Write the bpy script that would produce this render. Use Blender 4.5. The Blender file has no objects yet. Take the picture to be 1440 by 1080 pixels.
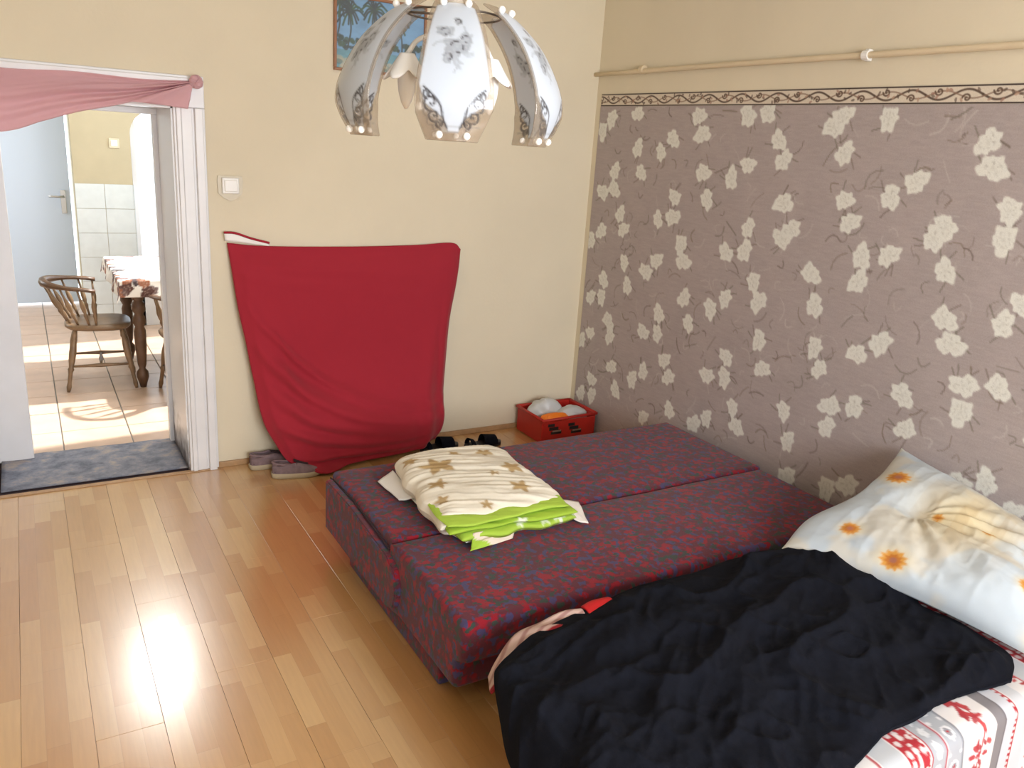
import bpy, bmesh, math, random
import numpy as np
from mathutils import Matrix, Vector
random.seed(7); RNG = np.random.default_rng(7)
S = bpy.context.scene
COL = S.collection
PI = math.pi
# ------------------------------------------------------------------ camera
CAM = (-3.115, -4.316, 1.8)
yaw, pit, rol = 0.54899127, 0.28785872, -0.06772547
fv = Vector((math.sin(yaw)*math.cos(pit), math.cos(yaw)*math.cos(pit), -math.sin(pit)))
rv = Vector((math.cos(yaw), -math.sin(yaw), 0)); dv = fv.cross(rv)
r2 = rv*math.cos(rol)+dv*math.sin(rol); d2 = -rv*math.sin(rol)+dv*math.cos(rol)
cd = bpy.data.cameras.new('camera'); cam = bpy.data.objects.new('camera', cd); COL.objects.link(cam)
cd.sensor_width = 36; cd.lens = 1137.968*36/1440; cd.clip_start = .02
m3 = Matrix((r2, -d2, -fv)).transposed()
cam.matrix_world = Matrix.Translation(CAM) @ m3.to_4x4()
S.camera = cam
# ------------------------------------------------------------------ light
W = bpy.data.worlds.new('daylight'); S.world = W; W.use_nodes = True
W.node_tree.nodes['Background'].inputs[0].default_value = (.80, .90, 1.0, 1)
W.node_tree.nodes['Background'].inputs[1].default_value = 3.5
S.view_settings.view_transform = 'Standard'; S.view_settings.look = 'None'
S.view_settings.gamma = 1; S.view_settings.use_curve_mapping = False
S.view_settings.exposure = 0.12

def lamp(name, kind, loc, target, energy, color, size=None, sizey=None, angle=None):
    l = bpy.data.lights.new(name, kind); o = bpy.data.objects.new(name, l); COL.objects.link(o)
    l.energy = energy; l.color = color; o.location = loc
    o.rotation_euler = (Vector(target)-Vector(loc)).to_track_quat('-Z', 'Y').to_euler()
    if kind == 'AREA':
        l.shape = 'RECTANGLE'; l.size = size; l.size_y = sizey
    if angle is not None: l.angle = angle
    return o
# sun through the kitchen side window; soft daylight through the front window
lamp('sun', 'SUN', (4, 2, 6), (4-1.0, 2-.10, 6-1.25), 8.0, (1, .96, .90), angle=.03)
lamp('window_daylight', 'AREA', (-2.1, -6.5, 1.95), (-2.0, -2.0, 1.3), 275, (.98, .97, .99), 3.0, 2.2)
lamp('alcove_fill', 'AREA', (-5.15, 4.05, 1.6), (-3.0, 4.6, 1.1), 60, (.86, .93, 1.0), .9, 1.3)  # unseen fill light added in the alcove to brighten the pale door

# ------------------------------------------------------------------ helpers
def lin(c):
    c = np.asarray(c, float)/255.0
    return np.where(c <= .04045, c/12.92, ((c+.055)/1.055)**2.4)
def L4(c): return tuple(lin(c))+(1,)

def link(name, me, parent=None, mat=None, world=True):
    o = bpy.data.objects.new(name, me); COL.objects.link(o)
    if mat is not None:
        for m in (mat if isinstance(mat, (list, tuple)) else [mat]): me.materials.append(m)
    if parent is not None: o.parent = parent
    return o
def base_loc(parent):
    v = Vector((0, 0, 0))
    while parent is not None:
        v += parent.location; parent = parent.parent
    return v
def mesh(name, verts, faces, mat=None, parent=None, smooth=False, world=True):
    """verts in world space; moved into the parent's space when world is set"""
    V = np.asarray(verts, float)
    if world and parent is not None: V = V-np.array(base_loc(parent))
    me = bpy.data.meshes.new(name); me.from_pydata([tuple(v) for v in V], [], [tuple(f) for f in faces])
    me.validate(); me.update()
    if smooth: me.polygons.foreach_set('use_smooth', [True]*len(me.polygons))
    return link(name, me, parent, mat)
def bm_obj(name, bm, mat=None, parent=None, smooth=False, world=True, autosmooth=None):
    if world and parent is not None: bmesh.ops.translate(bm, verts=bm.verts, vec=-base_loc(parent))
    bmesh.ops.recalc_face_normals(bm, faces=bm.faces)
    me = bpy.data.meshes.new(name); bm.to_mesh(me); bm.free()
    if smooth: me.polygons.foreach_set('use_smooth', [True]*len(me.polygons))
    return link(name, me, parent, mat)
def add_box(bm, lo, hi, bevel=0, seg=2):
    g = bmesh.ops.create_cube(bm, size=1)['verts']
    for v in g:
        v.co = Vector([lo[i]+(v.co[i]+.5)*(hi[i]-lo[i]) for i in range(3)])
    if bevel:
        ed = list({e for v in g for e in v.link_edges})
        bmesh.ops.bevel(bm, geom=ed, offset=bevel, segments=seg, affect='EDGES', profile=.5)
def box(name, lo, hi, mat, parent=None, bevel=0, seg=2, world=True, smooth=False):
    bm = bmesh.new(); add_box(bm, lo, hi, bevel, seg)
    return bm_obj(name, bm, mat, parent, smooth, world)
def add_tube(bm, pts, rad, n=8, cap=True):
    pts = [Vector(p) for p in pts]; rings = []
    if not isinstance(rad, (list, tuple, np.ndarray)): rad = [rad]*len(pts)
    prev = None
    for i, p in enumerate(pts):
        t = (pts[min(i+1, len(pts)-1)]-pts[max(i-1, 0)]).normalized()
        if prev is None:
            a = t.orthogonal().normalized()
        else:
            a = (prev-t*prev.dot(t)).normalized()
        prev = a; b = t.cross(a)
        rings.append([bm.verts.new(p+(a*math.cos(2*PI*k/n)+b*math.sin(2*PI*k/n))*rad[i]) for k in range(n)])
    for r, q in zip(rings, rings[1:]):
        for k in range(n): bm.faces.new((r[k], r[(k+1) % n], q[(k+1) % n], q[k]))
    if cap:
        bm.faces.new(rings[0][::-1]); bm.faces.new(rings[-1])
def tube(name, pts, rad, mat, parent=None, n=8, world=True):
    bm = bmesh.new(); add_tube(bm, pts, rad, n); return bm_obj(name, bm, mat, parent, True, world)
def add_sphere(bm, c, r, u=12, v=8, sc=(1, 1, 1)):
    g = bmesh.ops.create_uvsphere(bm, u_segments=u, v_segments=v, radius=r)['verts']
    for q in g: q.co = Vector((q.co.x*sc[0]+c[0], q.co.y*sc[1]+c[1], q.co.z*sc[2]+c[2]))
def empty(name, loc, rz=0, label=None, cat=None, group=None):
    o = bpy.data.objects.new(name, None); COL.objects.link(o); o.location = loc; o.rotation_euler = (0, 0, rz)
    o.empty_display_size = .1
    tag(o, label, cat, group); return o
def tag(o, label=None, cat=None, group=None, kind=None):
    if label: o['label'] = label
    if cat: o['category'] = cat
    if group: o['group'] = group
    if kind: o['kind'] = kind
    return o
def struct(o, label=None): return tag(o, label, kind='structure')
def grid_mesh(name, P, mat, parent=None, colors=None, thick=0, smooth=True, attr='Col', offset=-1, subsurf=0, world=True):
    """P: (nu,nv,3) array of points, colours (nu,nv,3|4) linear"""
    nu, nv = P.shape[:2]
    V = P.reshape(-1, 3).astype(np.float64)
    if world and parent is not None: V = V-np.array(base_loc(parent))
    i = np.arange(nu-1)[:, None]*nv+np.arange(nv-1)[None, :]
    F = np.stack([i, i+nv, i+nv+1, i+1], -1).reshape(-1, 4)
    me = bpy.data.meshes.new(name); me.vertices.add(len(V)); me.vertices.foreach_set('co', V.ravel().astype(np.float32))
    me.loops.add(F.size); me.loops.foreach_set('vertex_index', F.ravel().astype(np.int32))
    me.polygons.add(len(F)); me.polygons.foreach_set('loop_start', (np.arange(len(F))*4).astype(np.int32))
    me.polygons.foreach_set('loop_total', np.full(len(F), 4, np.int32))
    me.update(calc_edges=True)
    me.polygons.foreach_set('use_smooth', [smooth]*len(F))
    if colors is not None:
        C = colors.reshape(len(V), -1)
        if C.shape[1] == 3: C = np.concatenate([C, np.ones((len(V), 1))], 1)
        a = me.color_attributes.new(attr, 'FLOAT_COLOR', 'POINT'); a.data.foreach_set('color', C.ravel().astype(np.float32))
    o = link(name, me, parent, mat)
    if thick:
        s = o.modifiers.new('thickness', 'SOLIDIFY'); s.thickness = thick; s.offset = offset
    if subsurf:
        s = o.modifiers.new('smooth', 'SUBSURF'); s.levels = subsurf; s.render_levels = subsurf
    return o
def copy_tree(o, parent=None):
    c = o.copy(); COL.objects.link(c)
    if parent is not None: c.parent = parent
    for ch in list(o.children): copy_tree(ch, c)
    return c

# smooth value noise on arrays
class Noise:
    def __init__(s, seed): s.t = np.random.default_rng(seed).random((256, 256))
    def __call__(s, x, y):
        x = np.asarray(x, float); y = np.asarray(y, float)
        xi = np.floor(x).astype(int); yi = np.floor(y).astype(int); fx = x-xi; fy = y-yi
        fx = fx*fx*fx*(fx*(fx*6-15)+10); fy = fy*fy*fy*(fy*(fy*6-15)+10)
        g = lambda a, b: s.t[a & 255, b & 255]
        return (g(xi, yi)*(1-fx)+g(xi+1, yi)*fx)*(1-fy)+(g(xi, yi+1)*(1-fx)+g(xi+1, yi+1)*fx)*fy
    def fbm(s, x, y, o=4):
        r = 0; a = .5
        for k in range(o): r = r+a*s(x*2**k+17*k, y*2**k+31*k); a *= .5
        return r
    def ridge(s, x, y, o=3):
        r = 0; a = .6
        for k in range(o):
            r = r+a*(1-np.abs(2*s(x*2**k+9*k, y*2**k+5*k)-1))**2; a *= .45
        return r
def sst(a, b, x):
    t = np.clip((x-a)/(b-a), 0, 1); return t*t*(3-2*t)
def crv(pts, n, closed=False):
    """Catmull-Rom through control points, n samples"""
    P = np.array(pts, float); m = len(P); out = []
    d = np.r_[0, np.cumsum(np.linalg.norm(np.diff(P, axis=0), axis=1))]
    E = np.vstack([2*P[0]-P[1], P, 2*P[-1]-P[-2]])
    for s in np.linspace(0, d[-1], n):
        i = min(np.searchsorted(d, s, 'right')-1, m-2); t = (s-d[i])/(d[i+1]-d[i]+1e-9)
        p0, p1, p2, p3 = E[i], E[i+1], E[i+2], E[i+3]
        out.append(.5*((2*p1)+(-p0+p2)*t+(2*p0-5*p1+4*p2-p3)*t*t+(-p0+3*p1-3*p2+p3)*t**3))
    return np.array(out)

class Canvas:
    """flat print painted on a fine grid, carried by the mesh as a colour attribute"""
    def __init__(s, x0, x1, y0, y1, step, base):
        s.nx = int(round((x1-x0)/step))+1; s.ny = int(round((y1-y0)/step))+1
        s.xs = np.linspace(x0, x1, s.nx); s.ys = np.linspace(y0, y1, s.ny)
        s.X, s.Y = np.meshgrid(s.xs, s.ys, indexing='ij')
        s.A = np.empty((s.nx, s.ny, 3)); s.A[:] = lin(base)
    def win(s, xa, xb, ya, yb):
        i0 = max(np.searchsorted(s.xs, xa), 0); i1 = min(np.searchsorted(s.xs, xb)+1, s.nx)
        j0 = max(np.searchsorted(s.ys, ya), 0); j1 = min(np.searchsorted(s.ys, yb)+1, s.ny)
        return slice(i0, i1), slice(j0, j1)
    def mix(s, w, m, col):
        if m.size: s.A[w] = s.A[w]*(1-m[..., None])+lin(col)*m[..., None]
    def disc(s, x, y, r, col, a=1, soft=.3, asp=1, rot=0):
        R = r*max(1, asp)*1.3; w = s.win(x-R, x+R, y-R, y+R)
        dx = s.X[w]-x; dy = s.Y[w]-y; c, q = math.cos(rot), math.sin(rot)
        u = (dx*c+dy*q)/asp; v = -dx*q+dy*c
        s.mix(w, a*(1-sst(r*(1-soft), r, np.hypot(u, v))), col)
    def stroke(s, pts, wd, col, a=1):
        P = np.array(pts, float); w = s.win(P[:, 0].min()-wd, P[:, 0].max()+wd, P[:, 1].min()-wd, P[:, 1].max()+wd)
        X, Y = s.X[w], s.Y[w]; D = np.full(X.shape, 9.)
        if not X.size: return
        for p, q in zip(P, P[1:]):
            d = q-p; l = d@d+1e-12; t = np.clip(((X-p[0])*d[0]+(Y-p[1])*d[1])/l, 0, 1)
            D = np.minimum(D, np.hypot(X-p[0]-t*d[0], Y-p[1]-t*d[1]))
        s.mix(w, a*(1-sst(wd*.35, wd, D)), col)
    def star(s, x, y, r, rot, col, n=5, inner=.45, a=1):
        w = s.win(x-r*1.1, x+r*1.1, y-r*1.1, y+r*1.1); dx = s.X[w]-x; dy = s.Y[w]-y
        th = np.arctan2(dy, dx)-rot; k = np.abs(((th*n/(2*PI)) % 1)-.5)*2
        R = r*(inner+(1-inner)*(k**1.3)); s.mix(w, a*(1-sst(.9, 1.08, np.hypot(dx, dy)/(R+1e-9))), col)
    def flower(s, x, y, r, rot, col, line, n=6, sx=1.0):
        """irregular pointed petals with vein lines"""
        w = s.win(x-r*1.3, x+r*1.3, y-r*1.3, y+r*1.3); dx = (s.X[w]-x)/sx; dy = s.Y[w]-y
        th = np.arctan2(dy, dx)-rot; rr = np.hypot(dx, dy)
        k = (th*n/(2*PI)) % 1; pet = 1-np.abs(2*k-1)
        ir = 1+.16*np.sin(th*2+rot*5)+.10*np.sin(th*3+rot*11)
        R = r*ir*(.80+.24*pet**.9-.06*np.sin(9*th+rot*3))
        m = 1-sst(.90, 1.06, rr/R); s.mix(w, m, col)
        vein = np.exp(-((np.abs(2*k-1)-1)/.10)**2)*sst(.12, .3, rr/r)*(1-sst(.55, .8, rr/R))
        s.mix(w, m*vein*.45, line)
        ring = np.exp(-((rr/R-.5-.12*np.sin(3*th+rot))/.07)**2)*(.5+.5*np.sin(5*th+rot*7))
        s.mix(w, m*ring*.42, line)
        s.mix(w, m*np.exp(-(rr/(r*.16))**2)*.3, line)
    def sample(s, U, V):
        """U, V in canvas units -> colours"""
        i = np.clip((U-s.xs[0])/(s.xs[-1]-s.xs[0])*(s.nx-1), 0, s.nx-1.001); j = np.clip((V-s.ys[0])/(s.ys[-1]-s.ys[0])*(s.ny-1), 0, s.ny-1.001)
        a = i.astype(int); b = j.astype(int); f = (i-a)[..., None]; g = (j-b)[..., None]
        return (s.A[a, b]*(1-f)+s.A[a+1, b]*f)*(1-g)+(s.A[a, b+1]*(1-f)+s.A[a+1, b+1]*f)*g

# ------------------------------------------------------------------ materials
def mat(name, col=(200, 200, 200), rough=.6, metal=0, bump=0, bscale=200, var=0, vscale=8, attr=None, coat=0, spec=.5, sheen=0, **kw):
    m = bpy.data.materials.new(name); m.use_nodes = True; nt = m.node_tree; N = nt.nodes; K = nt.links
    b = N['Principled BSDF']; b.inputs['Roughness'].default_value = rough; b.inputs['Metallic'].default_value = metal
    b.inputs['Base Color'].default_value = L4(col); b.inputs['Coat Weight'].default_value = coat
    b.inputs['Specular IOR Level'].default_value = spec; b.inputs['Sheen Weight'].default_value = sheen
    tc = N.new('ShaderNodeTexCoord'); src = None
    if attr:
        a = N.new('ShaderNodeAttribute'); a.attribute_name = attr; src = a.outputs['Color']
    if var or attr:
        n = N.new('ShaderNodeTexNoise'); n.inputs['Scale'].default_value = vscale; n.inputs['Detail'].default_value = 5
        K.new(tc.outputs['Object'], n.inputs['Vector'])
        mr = N.new('ShaderNodeMapRange'); mr.inputs[3].default_value = 1-var; mr.inputs[4].default_value = 1+var
        mr.inputs[1].default_value = .3; mr.inputs[2].default_value = .7
        K.new(n.outputs['Fac'], mr.inputs[0])
        mx = N.new('ShaderNodeVectorMath'); mx.operation = 'SCALE'
        if src is not None: K.new(src, mx.inputs[0])
        else: mx.inputs[0].default_value = L4(col)[:3]
        K.new(mr.outputs[0], mx.inputs['Scale']); K.new(mx.outputs[0], b.inputs['Base Color'])
    if bump:
        n2 = N.new('ShaderNodeTexNoise'); n2.inputs['Scale'].default_value = bscale; n2.inputs['Detail'].default_value = 4
        K.new(tc.outputs['Object'], n2.inputs['Vector'])
        bp = N.new('ShaderNodeBump'); bp.inputs['Strength'].default_value = bump; bp.inputs['Distance'].default_value = .004
        K.new(n2.outputs['Fac'], bp.inputs['Height']); K.new(bp.outputs[0], b.inputs['Normal'])
    return m
M = {}
M['wall'] = mat('beige_wall_paint', (222, 211, 186), .8, bump=.15, bscale=60, var=.03, vscale=2)
M['white_wall'] = mat('ceiling_paint', (232, 228, 218), .85, bump=.1, bscale=40)
M['white_paint'] = mat('white_gloss_paint', (226, 226, 228), .35, var=.04, vscale=5)
M['door_paint'] = mat('pale_blue_white_door_paint', (206, 221, 242), .4)
M['kitchen_wall'] = mat('kitchen_beige_paint', (182, 172, 146), .8, var=.03)
M['tile_wall'] = mat('pale_blue_grey_glazed_tile', (206, 214, 218), .2, var=.04, vscale=14)
M['grout'] = mat('grout', (150, 148, 145), .9)
M['tile_floor'] = mat('beige_floor_tile', (205, 178, 158), .35, var=.10, vscale=7)
M['pipe'] = mat('painted_pipe', (218, 200, 168), .5)
M['wood_trim'] = mat('oak_trim', (176, 140, 100), .45, var=.12, vscale=30)
M['dark_wood'] = mat('dark_turned_wood', (92, 66, 48), .35, var=.2, vscale=18)
M['chair_wood'] = mat('brown_chair_wood', (122, 98, 74), .38, var=.2, vscale=18)
M['steel'] = mat('brushed_steel', (190, 190, 188), .3, metal=1)
M['plastic_white'] = mat('white_plastic', (235, 233, 228), .3)
M['plastic_beige'] = mat('ivory_plastic', (205, 195, 172), .4)
M['black_fabric'] = mat('black_fleece', (18, 20, 28), .95, bump=.3, bscale=260, var=.2, vscale=40, spec=.12)
M['black_rubber'] = mat('black_rubber', (26, 24, 26), .5)
M['pillow'] = mat('printed_cotton', attr='Col', rough=.85, bump=.1, bscale=400, var=.03)
M['print_wall'] = mat('printed_wallpaper', attr='Col', rough=.7, bump=.25, bscale=500, var=.07, vscale=240)
M['print_cloth'] = mat('printed_bed_linen', attr='Col', rough=.85, bump=.1, bscale=400, var=.03)
M['print_glossy'] = mat('printed_picture', attr='Col', rough=.25)
M['brass'] = mat('grey_metal', (120, 112, 104), .35, metal=.8)
M['bulb'] = mat('white_glass_bulb', (245, 243, 238), .15)
M['shoe'] = mat('mauve_grey_suede', (128, 108, 112), .85, bump=.3, bscale=300, var=.15, vscale=40)
M['shoe_in'] = mat('dark_shoe_lining', (56, 38, 42), .9)
M['sole'] = mat('beige_rubber_sole', (178, 164, 138), .6, var=.08)
M['crate'] = mat('red_cardboard', (178, 34, 24), .45, var=.08, vscale=12)
M['bag'] = mat('white_plastic_bag', (202, 204, 204), .35, bump=.4, bscale=30)
M['bag_orange'] = mat('orange_bag', (240, 128, 30), .4, bump=.3, bscale=30)
M['dark_base'] = mat('dark_base_cloth', (44, 22, 28), .9)
M['mattress'] = mat('beige_mattress', (180, 150, 140), .9)

def fabric_red():
    m = mat('red_cotton_cloth', (158, 24, 44), .88, bump=.25, bscale=700, sheen=.1); return m
M['red_cloth'] = fabric_red()
def sofa_fabric():
    m = bpy.data.materials.new('speckled_burgundy_upholstery'); m.use_nodes = True; nt = m.node_tree; N = nt.nodes; K = nt.links
    b = N['Principled BSDF']; b.inputs['Roughness'].default_value = .92; b.inputs['Specular IOR Level'].default_value = .2
    b.inputs['Sheen Weight'].default_value = .15
    tc = N.new('ShaderNodeTexCoord')
    def blot(scale, off, lo, hi, stretch=(1, 1, 1)):
        mp = N.new('ShaderNodeMapping'); mp.inputs['Location'].default_value = (off, off*1.7, off*.6); mp.inputs['Scale'].default_value = stretch
        K.new(tc.outputs['Object'], mp.inputs[0])
        n = N.new('ShaderNodeTexNoise'); n.inputs['Scale'].default_value = scale; n.inputs['Detail'].default_value = 2.0; n.inputs['Distortion'].default_value = .1
        K.new(mp.outputs[0], n.inputs[0]); r = N.new('ShaderNodeMapRange'); r.inputs[1].default_value = lo; r.inputs[2].default_value = hi
        K.new(n.outputs['Fac'], r.inputs[0]); return r.outputs[0]
    def mixc(f, a, c2):
        x = N.new('ShaderNodeMix'); x.data_type = 'RGBA'; K.new(f, x.inputs[0])
        if isinstance(a, tuple): x.inputs[6].default_value = a
        else: K.new(a, x.inputs[6])
        x.inputs[7].default_value = c2; return x.outputs[2]
    c = mixc(blot(26, 3, .50, .58, (1, 1.3, 1)), L4((92, 40, 52)), L4((138, 26, 40)))
    c = mixc(blot(30, 11, .54, .60, (1.2, 1, 1)), c, L4((70, 62, 98)))
    c = mixc(blot(32, 23, .57, .63, (1, 1.2, 1)), c, L4((56, 66, 60)))
    K.new(c, b.inputs['Base Color'])
    n2 = N.new('ShaderNodeTexNoise'); n2.inputs['Scale'].default_value = 500; K.new(tc.outputs['Object'], n2.inputs[0])
    bp = N.new('ShaderNodeBump'); bp.inputs['Strength'].default_value = .25; bp.inputs['Distance'].default_value = .003
    K.new(n2.outputs['Fac'], bp.inputs['Height']); K.new(bp.outputs[0], b.inputs['Normal'])
    return m
M['sofa'] = sofa_fabric()
def laminate():
    m = bpy.data.materials.new('three_strip_laminate'); m.use_nodes = True; nt = m.node_tree; N = nt.nodes; K = nt.links
    b = N['Principled BSDF']
    g = N.new('ShaderNodeNewGeometry'); sx = N.new('ShaderNodeSeparateXYZ'); K.new(g.outputs['Position'], sx.inputs[0])
    def mth(op, a, c=None, d=None):
        n = N.new('ShaderNodeMath'); n.operation = op
        for i, v in enumerate((a, c, d)):
            if v is None: continue
            if isinstance(v, (int, float)): n.inputs[i].default_value = v
            else: K.new(v, n.inputs[i])
        return n.outputs[0]
    row = mth('FLOOR', mth('DIVIDE', sx.outputs['X'], .064))
    w1 = N.new('ShaderNodeTexWhiteNoise'); w1.noise_dimensions = '1D'; K.new(row, w1.inputs['W'])
    yy = mth('ADD', mth('DIVIDE', sx.outputs['Y'], .40), w1.outputs['Value']); cell = mth('FLOOR', yy)
    cb = N.new('ShaderNodeCombineXYZ'); K.new(row, cb.inputs[0]); K.new(cell, cb.inputs[1])
    w2 = N.new('ShaderNodeTexWhiteNoise'); w2.noise_dimensions = '2D'; K.new(cb.outputs[0], w2.inputs['Vector'])
    cr = N.new('ShaderNodeValToRGB'); K.new(w2.outputs['Value'], cr.inputs[0])
    e = cr.color_ramp.elements; e[0].color = L4((186, 137, 79)); e[1].color = L4((210, 170, 114)); e[0].position = 0; e[1].position = 1
    q = e.new(.25); q.color = L4((190, 141, 82)); q = e.new(.7); q.color = L4((199, 154, 97))
    mp = N.new('ShaderNodeMapping'); mp.inputs['Scale'].default_value = (60, 4, 1); K.new(g.outputs['Position'], mp.inputs[0])
    n = N.new('ShaderNodeTexNoise'); n.inputs['Scale'].default_value = 1.5; n.inputs['Detail'].default_value = 6; K.new(mp.outputs[0], n.inputs[0])
    f = N.new('ShaderNodeMapRange'); f.inputs[3].default_value = .88; f.inputs[4].default_value = 1.10; K.new(n.outputs['Fac'], f.inputs[0])
    # thin strip joints (print)
    fx = mth('ABSOLUTE', mth('SUBTRACT', mth('FRACT', mth('DIVIDE', sx.outputs['X'], .064)), .5))
    fy = mth('ABSOLUTE', mth('SUBTRACT', mth('FRACT', yy), .5))
    j = mth('MAXIMUM', mth('GREATER_THAN', fx, .488), mth('GREATER_THAN', fy, .4975))
    k = mth('MULTIPLY', f.outputs[0], mth('SUBTRACT', 1, mth('MULTIPLY', j, .12)))
    v = N.new('ShaderNodeVectorMath'); v.operation = 'SCALE'; K.new(cr.outputs[0], v.inputs[0]); K.new(k, v.inputs['Scale'])
    K.new(v.outputs[0], b.inputs['Base Color'])
    b.inputs['Roughness'].default_value = .30; b.inputs['Specular IOR Level'].default_value = .7
    b.inputs['Coat Weight'].default_value = 1; b.inputs['Coat Roughness'].default_value = .23; b.inputs['Coat IOR'].default_value = 2.1
    n3 = N.new('ShaderNodeTexNoise'); n3.inputs['Scale'].default_value = 30; K.new(g.outputs['Position'], n3.inputs[0])
    bp = N.new('ShaderNodeBump'); bp.inputs['Strength'].default_value = .06; bp.inputs['Distance'].default_value = .002
    K.new(n3.outputs['Fac'], bp.inputs['Height']); K.new(bp.outputs[0], b.inputs['Normal'])
    return m
M['laminate'] = laminate()
def mat_rug():
    m = bpy.data.materials.new('worn_grey_mat'); m.use_nodes = True; nt = m.node_tree; N = nt.nodes; K = nt.links
    b = N['Principled BSDF']; b.inputs['Roughness'].default_value = .6
    tc = N.new('ShaderNodeTexCoord'); n = N.new('ShaderNodeTexNoise'); n.inputs['Scale'].default_value = 9; n.inputs['Detail'].default_value = 8; n.inputs['Roughness'].default_value = .7
    K.new(tc.outputs['Object'], n.inputs[0]); cr = N.new('ShaderNodeValToRGB'); K.new(n.outputs['Fac'], cr.inputs[0])
    e = cr.color_ramp.elements; e[0].position = .35; e[0].color = L4((86, 91, 106)); e[1].position = .68; e[1].color = L4((176, 160, 146))
    q = e.new(.52); q.color = L4((128, 131, 144)); K.new(cr.outputs[0], b.inputs['Base Color'])
    return m
M['rug'] = mat_rug()
def mat_glass(name, clear=False):
    """attribute colour, attribute alpha = how opaque the frosting is"""
    m = bpy.data.materials.new(name); m.use_nodes = True; nt = m.node_tree; N = nt.nodes; K = nt.links
    out = N['Material Output']; b = N['Principled BSDF']; b.inputs['Roughness'].default_value = .35
    a = N.new('ShaderNodeAttribute'); a.attribute_name = 'Col'
    K.new(a.outputs['Color'], b.inputs['Base Color'])
    tl = N.new('ShaderNodeBsdfTranslucent'); K.new(a.outputs['Color'], tl.inputs[0])
    mx = N.new('ShaderNodeMixShader'); mx.inputs[0].default_value = .18; K.new(b.outputs[0], mx.inputs[1]); K.new(tl.outputs[0], mx.inputs[2])
    tr = N.new('ShaderNodeBsdfTransparent'); tr.inputs[0].default_value = (.90, .86, .80, 1)
    gl = N.new('ShaderNodeBsdfGlossy'); gl.inputs['Roughness'].default_value = .08
    m1 = N.new('ShaderNodeMixShader'); m1.inputs[0].default_value = .07; K.new(tr.outputs[0], m1.inputs[1]); K.new(gl.outputs[0], m1.inputs[2])
    m2 = N.new('ShaderNodeMixShader'); K.new(a.outputs['Alpha'], m2.inputs[0]); K.new(m1.outputs[0], m2.inputs[1]); K.new(mx.outputs[0], m2.inputs[2])
    K.new(m2.outputs[0], out.inputs[0]); return m
M['lamp_glass'] = mat_glass('printed_frosted_lamp_glass')
def mat_swag():
    m = bpy.data.materials.new('sheer_pink_voile'); m.use_nodes = True; nt = m.node_tree; N = nt.nodes; K = nt.links
    out = N['Material Output']; b = N['Principled BSDF']; b.inputs['Roughness'].default_value = .8; b.inputs['Base Color'].default_value = L4((240, 204, 210))
    tl = N.new('ShaderNodeBsdfTranslucent'); tl.inputs[0].default_value = L4((240, 200, 206))
    mx = N.new('ShaderNodeMixShader'); mx.inputs[0].default_value = .4; K.new(b.outputs[0], mx.inputs[1]); K.new(tl.outputs[0], mx.inputs[2])
    tr = N.new('ShaderNodeBsdfTransparent'); tr.inputs[0].default_value = (.9, .7, .73, 1)
    m2 = N.new('ShaderNodeMixShader'); m2.inputs[0].default_value = .82; K.new(tr.outputs[0], m2.inputs[1]); K.new(mx.outputs[0], m2.inputs[2])
    K.new(m2.outputs[0], out.inputs[0]); return m
M['swag'] = mat_swag()
def emis(name, col, st):
    m = bpy.data.materials.new(name); m.use_nodes = True; b = m.node_tree.nodes['Principled BSDF']
    b.inputs['Emission Color'].default_value = (*col, 1); b.inputs['Emission Strength'].default_value = st; b.inputs['Base Color'].default_value = (.9, .9, .9, 1); return m
M['lit_globe'] = emis('added_lamp_glass', (1, .98, .95), 60)
def scuffed():
    m = mat('white_gloss_paint_scuffed_foot', (226, 226, 228), .35); nt = m.node_tree; N = nt.nodes; K = nt.links; b = N['Principled BSDF']
    tc = N.new('ShaderNodeNewGeometry'); sx = N.new('ShaderNodeSeparateXYZ'); K.new(tc.outputs['Position'], sx.inputs[0])
    n = N.new('ShaderNodeTexNoise'); n.inputs['Scale'].default_value = 14; n.inputs['Detail'].default_value = 6; K.new(tc.outputs['Position'], n.inputs[0])
    a = N.new('ShaderNodeMath'); a.operation = 'MULTIPLY_ADD'; K.new(n.outputs['Fac'], a.inputs[0]); a.inputs[1].default_value = -.5; K.new(sx.outputs['Z'], a.inputs[2])
    r = N.new('ShaderNodeMapRange'); r.inputs[1].default_value = -.02; r.inputs[2].default_value = -.24; K.new(a.outputs[0], r.inputs[0])
    x = N.new('ShaderNodeMix'); x.data_type = 'RGBA'; K.new(r.outputs[0], x.inputs[0]); x.inputs[6].default_value = L4((226, 226, 228)); x.inputs[7].default_value = L4((74, 60, 54)); K.new(x.outputs[2], b.inputs['Base Color']); return m
M['scuffed'] = scuffed()
def pane_mat():
    m = bpy.data.materials.new('window_glass'); m.use_nodes = True; nt = m.node_tree; N = nt.nodes; K = nt.links
    tr = N.new('ShaderNodeBsdfTransparent'); gl = N.new('ShaderNodeBsdfGlossy'); gl.inputs['Roughness'].default_value = .02
    mx = N.new('ShaderNodeMixShader'); mx.inputs[0].default_value = .06; K.new(tr.outputs[0], mx.inputs[1]); K.new(gl.outputs[0], mx.inputs[2])
    K.new(mx.outputs[0], N['Material Output'].inputs[0]); return m
M['pane'] = pane_mat()

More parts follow.
